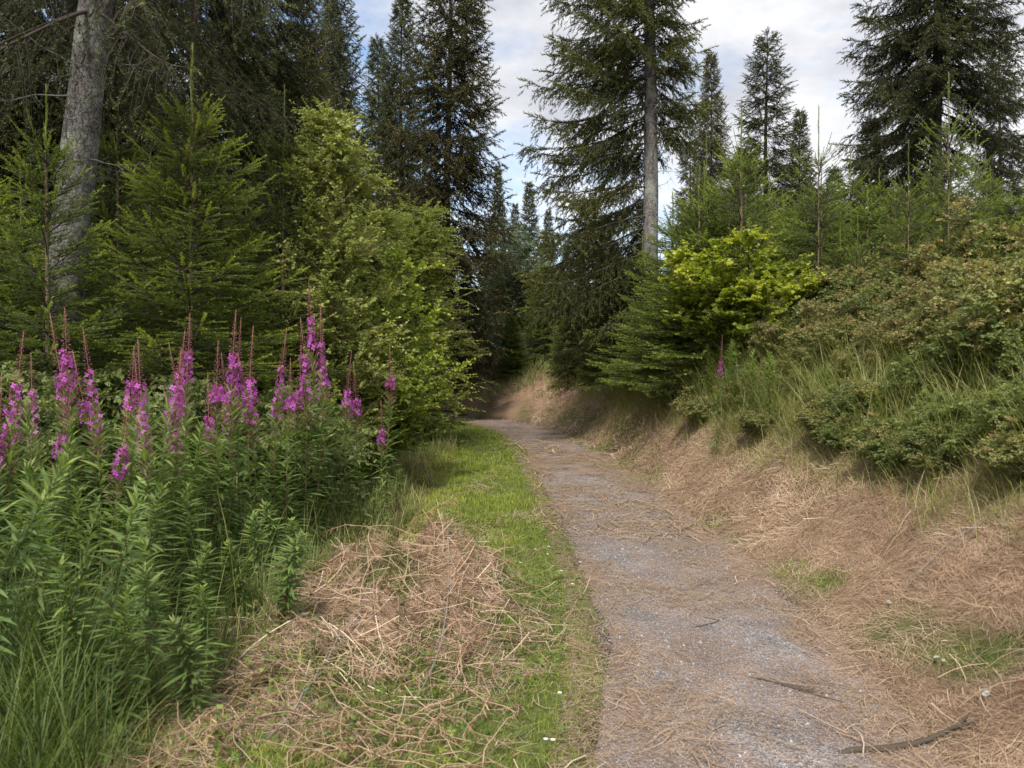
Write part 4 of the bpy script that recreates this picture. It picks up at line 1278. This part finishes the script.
# --- mown grass of the verge
def grass_stuff():
    G = Geo()
    for (n, y0, y1, ln, w, seed) in [(230000, 2.4, 7, .055, .028, 1), (150000, 7, 12, .07, .035, 2), (80000, 12, 22, .09, .05, 3)]:
        r, x, y = surf_points(n, -3.2, 2.8, y0, y1, seed)
        s = sdist(x, y)
        g_, l_ = masks(x, y, s)
        keep = (r.random(n) < g_ ** 1.2) & in_view(x, y)
        x, y, s = x[keep], y[keep], s[keep]
        z = height(x, y, s)
        m = len(x)
        th = r.uniform(0, 6.28, m)
        tl = r.uniform(.2, 1.9, m)
        d = np.stack([np.cos(th) * tl, np.sin(th) * tl, np.ones(m)], 1)
        patch = fbm(x, y, 2.3, 3)
        sl = -s - HW
        L_ = ln * r.uniform(.45, 1.2, m) * (.45 + .9 * patch) * np.where(s < 0, np.interp(sl, [0, .3, 1.2, 1.8], [.65, 1, 1.2, 2.0]), .9)
        dry = fbm(x + 30, y, 1.3, 3)
        tint = .15 + .45 * patch + .45 * np.clip((sl - .9) / .8, 0, 1) + .8 * np.clip(dry - .52, 0, 1) + r.normal(size=m) * .15
        G.scatter(blade_t(w, .18, 2), np.stack([x, y, z - .004], 1), frames(d, np.stack([np.cos(th), np.sin(th), 0 * th], 1)), L_, np.clip(tint, 0, 1))
    return G
tag(grass_stuff().build('grass', M['grass']), 'short green mown grass along the left side of the path', 'grass', kind='stuff')

# --- tall grass: left edge, bottom-left corner and bank foot
def tall_grass():
    G = Geo()
    def tuft(n, x, y, ln, w, tint, seed, spread=.12, lean=.35, bend=.35):
        r = rs(seed)
        k = len(x)
        i = np.repeat(np.arange(k), n)
        a = r.uniform(0, 6.28, len(i)); q = r.uniform(0, spread, len(i))
        X, Y = x[i] + np.cos(a) * q, y[i] + np.sin(a) * q
        Zz = height(X, Y)
        th = r.uniform(0, 6.28, len(i)); tl = np.abs(r.normal(size=len(i))) * lean
        d = np.stack([np.cos(th) * tl, np.sin(th) * tl, np.ones(len(i))], 1)
        G.scatter(blade_t(w, bend, 4), np.stack([X, Y, Zz - .01], 1), frames(d, np.stack([np.cos(th), np.sin(th), 0 * th], 1)), ln * r.uniform(.5, 1.15, len(i)) * (.75 + .5 * r.random(k)[i]), np.clip(tint + r.normal(size=k)[i] * .1 + r.normal(size=len(i)) * .15, 0, 1))
    r = rs(31)
    # bottom-left corner
    y = r.uniform(2.7, 3.9, 110); x = r.uniform(-.68, -.50, 110) * y - r.uniform(0, .3, 110)
    k = x < -1.25
    tuft(16, x[k], y[k], .62, .004, .22, 1, .2, .35, .5)
    # yellowish strip left of the mown grass
    y = r.uniform(5.5, 17, 420); x = -1.25 - r.uniform(-.1, .6, 420) + .2 * np.sin(y)
    x = np.where(y > 15, x + .2, x)
    tuft(16, x, y, .30, .009, .68, 2, .12, .4)
    # foot of the thicket on the bank
    y = r.uniform(4.0, 19, 900)
    s_ = r.uniform(1.2, 3.0, 900) + HW
    xc = np.interp(y, PC[:, 1], PC[:, 0])
    x = xc + HW + (s_ - HW) / bfac(y)
    k = (y < 17)
    tuft(22, x[k], y[k], .27, .010, .58, 3, .18, .5, .45)
    # fringe of longer grass where the thicket meets the dry bank
    y = r.uniform(4.2, 19, 1100); se = r.uniform(.95, 1.9, 1100) + .35 * (fbm(y, y * 0, 1.3, 2) - .5)
    x = np.interp(y, PC[:, 1], PC[:, 0]) + HW + se / bfac(y)
    tuft(16, x, y, .30, .006, .70, 7, .2, .7, .6)
    y = r.uniform(4.6, 16, 620); x = np.interp(y, PC[:, 1], PC[:, 0]) + HW + r.uniform(1.25, 2.7, 620) / bfac(y)
    tuft(22, x, y, .62, .0038, .66, 8, .16, .3, .45)
    # sparse stalks among the brambles
    y = r.uniform(4.5, 15, 800); x = np.interp(y, PC[:, 1], PC[:, 0]) + HW + r.uniform(1.35, 4.6, 800) / bfac(y)
    tuft(15, x, y, .66, .003, .72, 4, .3, .45, .5)
    y = r.uniform(2.8, 6.2, 260); x = -1.25 - .12 * (y < 4.2) - np.abs(r.normal(size=260)) * .28
    tuft(13, x, y, .26, .007, .38, 9, .16, .6, .6)
    # far side of the bend
    x = r.uniform(-1.2, 3.2, 260); y = 22.5 - .0 * x + r.uniform(.0, 3.5, 260) - np.clip(x, 0, 3) * 1.6
    s2 = sdist(x, y); k = (s2 > 1.2)
    tuft(16, x[k], y[k], .35, .016, .6, 5, .2, .4)
    # among the fireweed
    y = r.uniform(3.4, 8, 160); x = -1.45 - r.uniform(0, 1.8, 160)
    tuft(14, x, y, .6, .005, .45, 6, .15, .25, .2)
    return G
tag(tall_grass().build('tall_grass', M['tallgrass']), 'long unmown grass at the foot of bushes on both sides', 'grass', kind='stuff')

# --- dry cut straw
def straw_t(seed, w):
    r = rs(seed)
    b1, b2 = r.uniform(-.17, .17, 2)
    V, F = [], []
    for i in range(4):
        t = i / 3
        yy, zz = b1 * math.sin(t * 3.1), b2 * .5 * math.sin(t * 3.1) + .02
        V += [(t - .5, yy + w, zz), (t - .5, yy - w, zz)]
    for i in range(3): F.append((2 * i + 1, 2 * i, 2 * i + 2, 2 * i + 3))
    return T(V, F)
def ground_frames(x, y, r, tiltamt, comb=None):
    e = .03
    z = height(x, y)
    gx = (height(x + e, y) - z) / e
    gy = (height(x, y + e) - z) / e
    nrm = norm(np.stack([-gx, -gy, np.ones(len(x))], 1))
    th = r.uniform(0, 6.28, len(x))
    if comb is not None: th = 9.0 * fbm(x, y, .9, 2) + r.normal(size=len(x)) * comb
    d = np.stack([np.cos(th), np.sin(th), 0 * th], 1)
    d = d - nrm * np.sum(d * nrm, 1, keepdims=True)
    d = norm(d) + nrm * (r.normal(size=len(x)) * tiltamt)[:, None]
    return z, nrm, d
def straw_stuff():
    G = Geo()
    for (n, y0, y1, ln, w, seed) in [(230000, 2.4, 6.5, .12, .0065, 1), (150000, 6.5, 12, .15, .011, 2), (60000, 12, 24, .20, .02, 3)]:
        r, x, y = surf_points(n, -3.2, 5.2, y0, y1, seed + 50)
        s = sdist(x, y)
        g_, l_ = masks(x, y, s)
        clump = fbm(x, y, 4, 3)
        keep = (r.random(n) < l_ * (.55 + .9 * clump)) & in_view(x, y)
        x, y, clump = x[keep], y[keep], clump[keep]
        z, nrm, d = ground_frames(x, y, r, .14, .75)
        m = len(x)
        lift = np.abs(r.normal(size=m)) * .014
        for v in range(4):
            k = np.arange(m) % 4 == v
            G.scatter(straw_t(v, w), (np.stack([x, y, z], 1) + nrm * lift[:, None])[k], frames(d, nrm)[k], (ln * r.uniform(.3, 1.3, m))[k], np.clip(-.25 + .45 * clump + .85 * fbm(x + 5, y + 9, .9, 3) + r.normal(size=m) * .25, 0, 1)[k])
    # coarse stems tangled in the heap on the left, a few on the bank
    for (n, x0, x1, y0, y1, seed) in [(15000, -2.6, .5, 2.7, 6.6, 8), (2600, 1.9, 4.5, 3, 12, 9)]:
        r, x, y = surf_points(n, x0, x1, y0, y1, seed + 50)
        s = sdist(x, y)
        g_, l_ = masks(x, y, s)
        hp = np.exp(-(((x + .68) / .78) ** 2 + ((y - 4.95) / 1.1) ** 2) ** 1.5)
        keep = r.random(n) < np.where(s < 0, np.maximum(hp, .16 * l_), l_ * .6)
        x, y, hp = x[keep], y[keep], hp[keep]
        z, nrm, d = ground_frames(x, y, r, .32)
        m = len(x)
        clump = fbm(x, y, 5, 3)
        lift = np.abs(r.normal(size=m)) * (.015 + .06 * hp * clump)
        for v in range(4):
            k = np.arange(m) % 4 == v
            G.scatter(straw_t(v + 20, .0075), (np.stack([x, y, z], 1) + nrm * lift[:, None])[k], frames(d, nrm + r.normal(size=d.shape) * .5)[k], r.uniform(.08, .34, m)[k], np.clip(.42 + r.normal(size=m) * .30, 0, 1)[k])
    return G
tag(straw_stuff().build('dry_grass', M['straw']), 'tan mown dry grass covering the bank and heaped on the left verge', 'dry grass', kind='stuff')

def litter_on_path():
    G = Geo()
    for (n, y0, y1, ln, w, seed) in [(110000, 2.4, 7, .07, .010, 1), (60000, 7, 13, .10, .017, 2), (18000, 13, 22, .15, .03, 3)]:
        r, x, y = surf_points(n, -1.6, 2.4, y0, y1, seed + 70)
        s = sdist(x, y)
        c = fbm(x, y * .6, 2.6, 4)
        p = np.clip((c - .39 + .05 * np.clip((y - 5) / 2, -1, 1) + .12 * (x - 1.1)) * 4.5, .06, 1) + np.clip((np.abs(s) - .40) * 2.5, 0, 1)
        keep = (np.abs(s) < HW + .15) & (r.random(n) < p * .85)
        x, y, s = x[keep], y[keep], s[keep]
        z, nrm, d = ground_frames(x, y, r, .05)
        z = z + .022 * (np.abs(s) < HW) * (1 - (np.abs(s) / HW).clip(0, 1) ** 4) + .006
        m = len(x)
        long_ = np.where(r.random(m) < .04, 2.6, 1)
        for v in range(4):
            k = np.arange(m) % 4 == v
            G.scatter(straw_t(v + 10, w), (np.stack([x, y, z + r.uniform(0, .008, m)], 1))[k], frames(d, nrm)[k], (ln * long_ * r.uniform(.3, 1.3, m))[k], np.clip(.42 + r.normal(size=m) * .22, 0, 1)[k])
    return G
tag(litter_on_path().build('needle_litter', M['straw']), 'fallen needles and straw lying in drifts on the gravel path', 'litter', kind='stuff')

def pebble_t(seed):
    r = rs(seed)
    V = np.array([(1, 0, 0), (-1, 0, 0), (0, 1, 0), (0, -1, 0), (0, 0, .7), (0, 0, -.7)], float) * r.uniform(.7, 1.2, (6, 1))
    F = [(0, 2, 4), (2, 1, 4), (1, 3, 4), (3, 0, 4), (2, 0, 5), (1, 2, 5), (3, 1, 5), (0, 3, 5)]
    return T(V, F)
def gravel_stuff():
    G = Geo()
    for (n, y0, y1, sz, seed) in [(42000, 2.4, 6, .0042, 1), (26000, 6, 11, .0062, 2), (1500, 2.4, 9, .010, 3)]:
        r, x, y = surf_points(n, -.2, 2.2, y0, y1, seed + 90)
        s = sdist(x, y)
        keep = np.abs(s) < HW - .02
        x, y, s = x[keep], y[keep], s[keep]
        z = height(x, y, s) + .006 + .016 * (1 - (np.abs(s) / HW).clip(0, 1) ** 4) + .001
        m = len(x)
        big = np.where(r.random(m) < .02, 2.1, 1)
        fr = frames(r.normal(size=(m, 3)) * [1, 1, .3], r.normal(size=(m, 3)) * .4 + [0, 0, 1])
        for v in range(3):
            k = np.arange(m) % 3 == v
            G.scatter(pebble_t(v), np.stack([x, y, z], 1)[k], fr[k], (sz * big * r.uniform(.5, 1.4, m))[k], np.clip(r.normal(size=m) * .25 + .45, 0, 1)[k])
    return G
tag(gravel_stuff().build('gravel', M['stone']), 'small grey stones loose on the path', 'gravel', kind='stuff')

def clover_stuff():
    G = Geo()
    r, x, y = surf_points(9000, -2.2, .5, 2.4, 8, 123)
    s = sdist(x, y)
    c = fbm(x + 9, y, 2.0, 3)
    keep = (s < -HW) & (r.random(len(x)) < np.clip((c - .45) * 5, .05, 1)) & (-s - HW < 2.2) & in_view(x, y)
    x, y = x[keep], y[keep]
    z = height(x, y)
    m = len(x)
    th = r.uniform(0, 6.28, m)
    d = np.stack([np.cos(th), np.sin(th), r.normal(size=m) * .3], 1)
    G.scatter(CLOVER, np.stack([x, y, z + r.uniform(.015, .06, m)], 1), frames(d, np.tile([0, 0, 1.], (m, 1)) + r.normal(size=(m, 3)) * .35), r.uniform(.010, .024, m), np.clip(.5 + r.normal(size=m) * .25, 0, 1))
    return G
tag(clover_stuff().build('clover', M['clover']), 'clover leaves and small herbs growing in the verge', 'clover', kind='stuff')

def brown_leaves():
    G = Geo()
    r, x, y = surf_points(9500, -3.0, 3.6, 2.5, 9, 321)
    s = sdist(x, y)
    g_, l_ = masks(x, y, s)
    keep = (r.random(len(x)) < l_ * np.where(s < 0, .9, .22)) & in_view(x, y)
    x, y = x[keep], y[keep]
    z, nrm, d = ground_frames(x, y, r, .5)
    m = len(x)
    G.scatter(LEAF_LANCE, np.stack([x, y, z + r.uniform(.01, .05, m)], 1), frames(d, nrm + r.normal(size=(m, 3)) * .9), r.uniform(.02, .06, m), np.clip(.5 + r.normal(size=m) * .25, 0, 1))
    return G
tag(brown_leaves().build('withered_leaves', M['brownleaf']), 'curled brown leaves among the dry mown stalks', 'dead leaves', kind='stuff')

# ================================================================== small single things
def herb(seed, n=9, H=.22, lf=.055):
    r = rs(seed)
    t = root('herb_plant')
    u = np.linspace(0, 1, 6)
    P = np.stack([.03 * np.sin(u * 2), .02 * u ** 2, u * H - .01], 1)
    Geo().tubes(P[None], .0022 * (1 - .5 * u), 4, .3).build('stem', M['fire_stem'], t)
    q = np.linspace(.2, 1, n)
    o = np.stack([np.interp(q, u, P[:, i]) for i in range(3)], 1)
    th = np.arange(n) * 2.3 + r.normal(size=n) * .3
    d = np.stack([np.cos(th), np.sin(th), .25 + r.normal(size=n) * .25], 1)
    Geo().scatter(LEAF_OVATE, o, frames(d, np.tile([0, 0, 1.], (n, 1)) + r.normal(size=(n, 3)) * .3), lf * .62 * r.uniform(.5, 1.15, n), np.clip(.35 + r.normal(size=n) * .2, 0, 1)).build('leaves', M['bramble_green'], t)
    return t
HB = [herb(1), herb(2, 7, .14, .065), herb(3, 12, .3, .06)]
rg = rs(77)
for i in range(60):
    px = rg.uniform(60, 430); py = rg.uniform(590, 765)
    if px + .9 * (py - 590) < 150: continue
    d = EYE * FPX / (py - HOR) * .97
    x, y = at(px, d)
    s = rg.uniform(.5, 1.05)
    place(HB[int(rg.integers(0, 3))], (x, y, Z(x, y)), rg.uniform(0, 6.28), s, 'small bright green herb sprouting through the dry mown stalks', 'herb', 'small herbs among the mown stalks', (R(rg.uniform(-12, 12)), R(rg.uniform(-12, 12))))

def dead_stalk(seed, Ln=.9, nleaf=34):
    r = rs(seed)
    t = root('dead_stalk')
    u = np.linspace(0, 1, 12)
    P = np.stack([(u - .5) * Ln, .16 * Ln * np.sin(u * 4 + r.uniform(0, 3)), .03 + .11 * Ln * np.sin(u * 3.0) + .012 * np.sin(u * 17)], 1)
    Geo().tubes(P[None], .0024 * (1 - .6 * u), 5, .55).build('stem', M['straw'], t, True)
    tl = np.linspace(.15, 1, nleaf)
    o = np.stack([np.interp(tl, u, P[:, i]) for i in range(3)], 1)
    d = r.normal(size=(nleaf, 3)) * [.5, .8, .3] + [.6, 0, -.7]
    Geo().scatter(LEAF_LANCE, o, frames(d, r.normal(size=(nleaf, 3))), r.uniform(.02, .05, nleaf), np.clip(.36 + r.normal(size=nleaf) * .25, 0, 1)).build('leaves', M['brownleaf'], t)
    return t
DS = [dead_stalk(1, .6, 40), dead_stalk(2, .75, 52), dead_stalk(3, .45, 34)]
rg = rs(55)
spots = [(300, 640), (350, 600), (400, 575), (440, 600), (470, 640), (380, 650), (330, 690), (250, 660), (200, 720), (280, 730), (410, 690), (460, 690), (150, 745), (360, 560), (430, 555), (490, 655), (240, 700), (310, 600), (120, 720), (380, 720)]
spots += [(int(rg.uniform(110, 520)), int(rg.uniform(560, 765))) for _ in range(150)]
spots = [q for q in spots if q[0] + .55 * (q[1] - 560) > 250 and q[0] < 545 - .25 * max(0, q[1] - 660)]
for i, (px, py) in enumerate(spots):
    d = EYE * FPX / (py - HOR) * .93
    x, y = at(px, d)
    z = Z(x, y)
    place(DS[i % 3], (x, y, z), rg.uniform(0, 6.28), rg.uniform(.6, 1.0), 'withered brown stalk with shrivelled leaves on the heap left of the grass', 'dead stalk', 'withered stalks on the heap', (R(rg.uniform(-8, 8)), R(rg.uniform(-8, 8))))

def twig_thing(label, px0, py0, px1, py1, rad, seed, gz=.02, forks=3, wood='twig'):
    r = rs(seed)
    def gp(px, py):
        d = EYE * FPX / (py - HOR)
        for _ in range(6):
            x, y = at(px, d); d = (EYE - Z(x, y)) * FPX / (py - HOR)
        return np.array(at(px, d))
    a, b = gp(px0, py0), gp(px1, py1)
    t = root('fallen_branch', (a[0], a[1], Z(*a)))
    u = np.linspace(0, 1, 12)
    XY = a[None] * (1 - u[:, None]) + b[None] * u[:, None]
    nrm_ = np.array([-(b - a)[1], (b - a)[0]])
    XY += np.outer(np.sin(u * 4 + seed) * .05, nrm_)
    z = height(XY[:, 0], XY[:, 1]) + gz + rad
    P = np.concatenate([XY, z[:, None]], 1) - np.array([a[0], a[1], Z(*a)])
    P[:2, 2] -= [rad * 2.2, rad * .8]
    Geo().tubes(P[None], rad * (1 - .6 * u) * np.clip(.35 + u * 6, 0, 1), 7, .5).build('stem', M[wood], t, True)
    for k in range(forks):
        i = int(r.integers(3, 10))
        dd = norm((P[i] - P[i - 1])[None])[0] + r.normal(size=3) * [.6, .6, .1]
        q = P[i][None] + np.outer(np.linspace(0, .12 + .5 * rad * 10, 4), dd) + np.array([0, 0, .004])
        Geo().tubes(q[None], rad * .5 * np.linspace(1, .4, 4), 5, .4).build('side_twig', M[wood], t, True)
    return tag(t, label, 'branch')
twig_thing('thin brown twig lying across the middle of the path', 742, 682, 846, 706, .005, 1, .022)
twig_thing('dark mossy fallen branch in the bottom right corner', 830, 764, 965, 722, .016, 2, .01, 4)
twig_thing('short brown twig on the left half of the path', 690, 632, 728, 622, .004, 3, .022, 1)
twig_thing('pale bent stick reaching from the heap towards the grass', 395, 700, 470, 560, .004, 4, .05, 2, 'dead_twig')
twig_thing('long pale stick lying on the mown heap', 250, 745, 390, 640, .004, 5, .06, 3, 'dead_twig')
twig_thing('thin pale stick on the dry grass of the right bank', 905, 610, 1010, 622, .004, 6, .02, 3, 'dead_twig')

def clover_head(i, px, py):
    d = EYE * FPX / (py - HOR)
    x, y = at(px, d)
    return x, y
fd = root('daisy_flower')
Geo().tubes(np.array([[(0, 0, -.01), (.004, 0, .03), (.002, .003, .07)]]), np.array([.0012, .001, .001]), 4, .3).build('stalk', M['clover'], fd)
pet = np.arange(12) * 2 * np.pi / 12
Geo().scatter(LEAF_WILLOW, np.tile([.002, .003, .07], (12, 1)), frames(np.stack([np.cos(pet), np.sin(pet), .15 + 0 * pet], 1), np.tile([0, 0, 1.], (12, 1))), .013, .8).build('petals', M['white'], fd)
for (px, py) in [(549, 560), (562, 585), (520, 574), (548, 568), (545, 762), (552, 765), (536, 560), (573, 600), (480, 576), (506, 520), (538, 505), (560, 715)]:
    x, y = clover_head(0, px, py)
    place(fd, (x, y, Z(x, y)), px, 1, 'tiny white daisy in the mown grass by the path', 'daisy', 'tiny daisies in the verge')

def pale_leaf(px, py, lab, seed):
    d = 4.3
    for _ in range(8):
        x, y = at(px, d); d = (EYE - Z(x, y)) * FPX / (py - HOR)
    r = rs(seed)
    k = 3
    dd = r.normal(size=(k, 3)) * [1, 1, .3]
    g = Geo().scatter(LEAF_ROUND, r.normal(size=(k, 3)) * [.03, .03, .004] + [0, 0, .035], frames(dd, r.normal(size=(k, 3)) * .5 + [0, 0, 1]), r.uniform(.022, .04, k), r.uniform(0, .7, k))
    o = g.build('fallen_leaves', M['pale_leaf'])
    o.location = (x, y, Z(x, y))
    tag(o, lab, 'fallen leaf')
pale_leaf(986, 595, 'pale grey curled leaves on the dry bank near the right edge', 1)
pale_leaf(892, 612, 'pale grey curled leaves on the dry bank below the brambles', 2)
pale_leaf(944, 660, 'single whitish leaf scraps low on the right bank', 3)
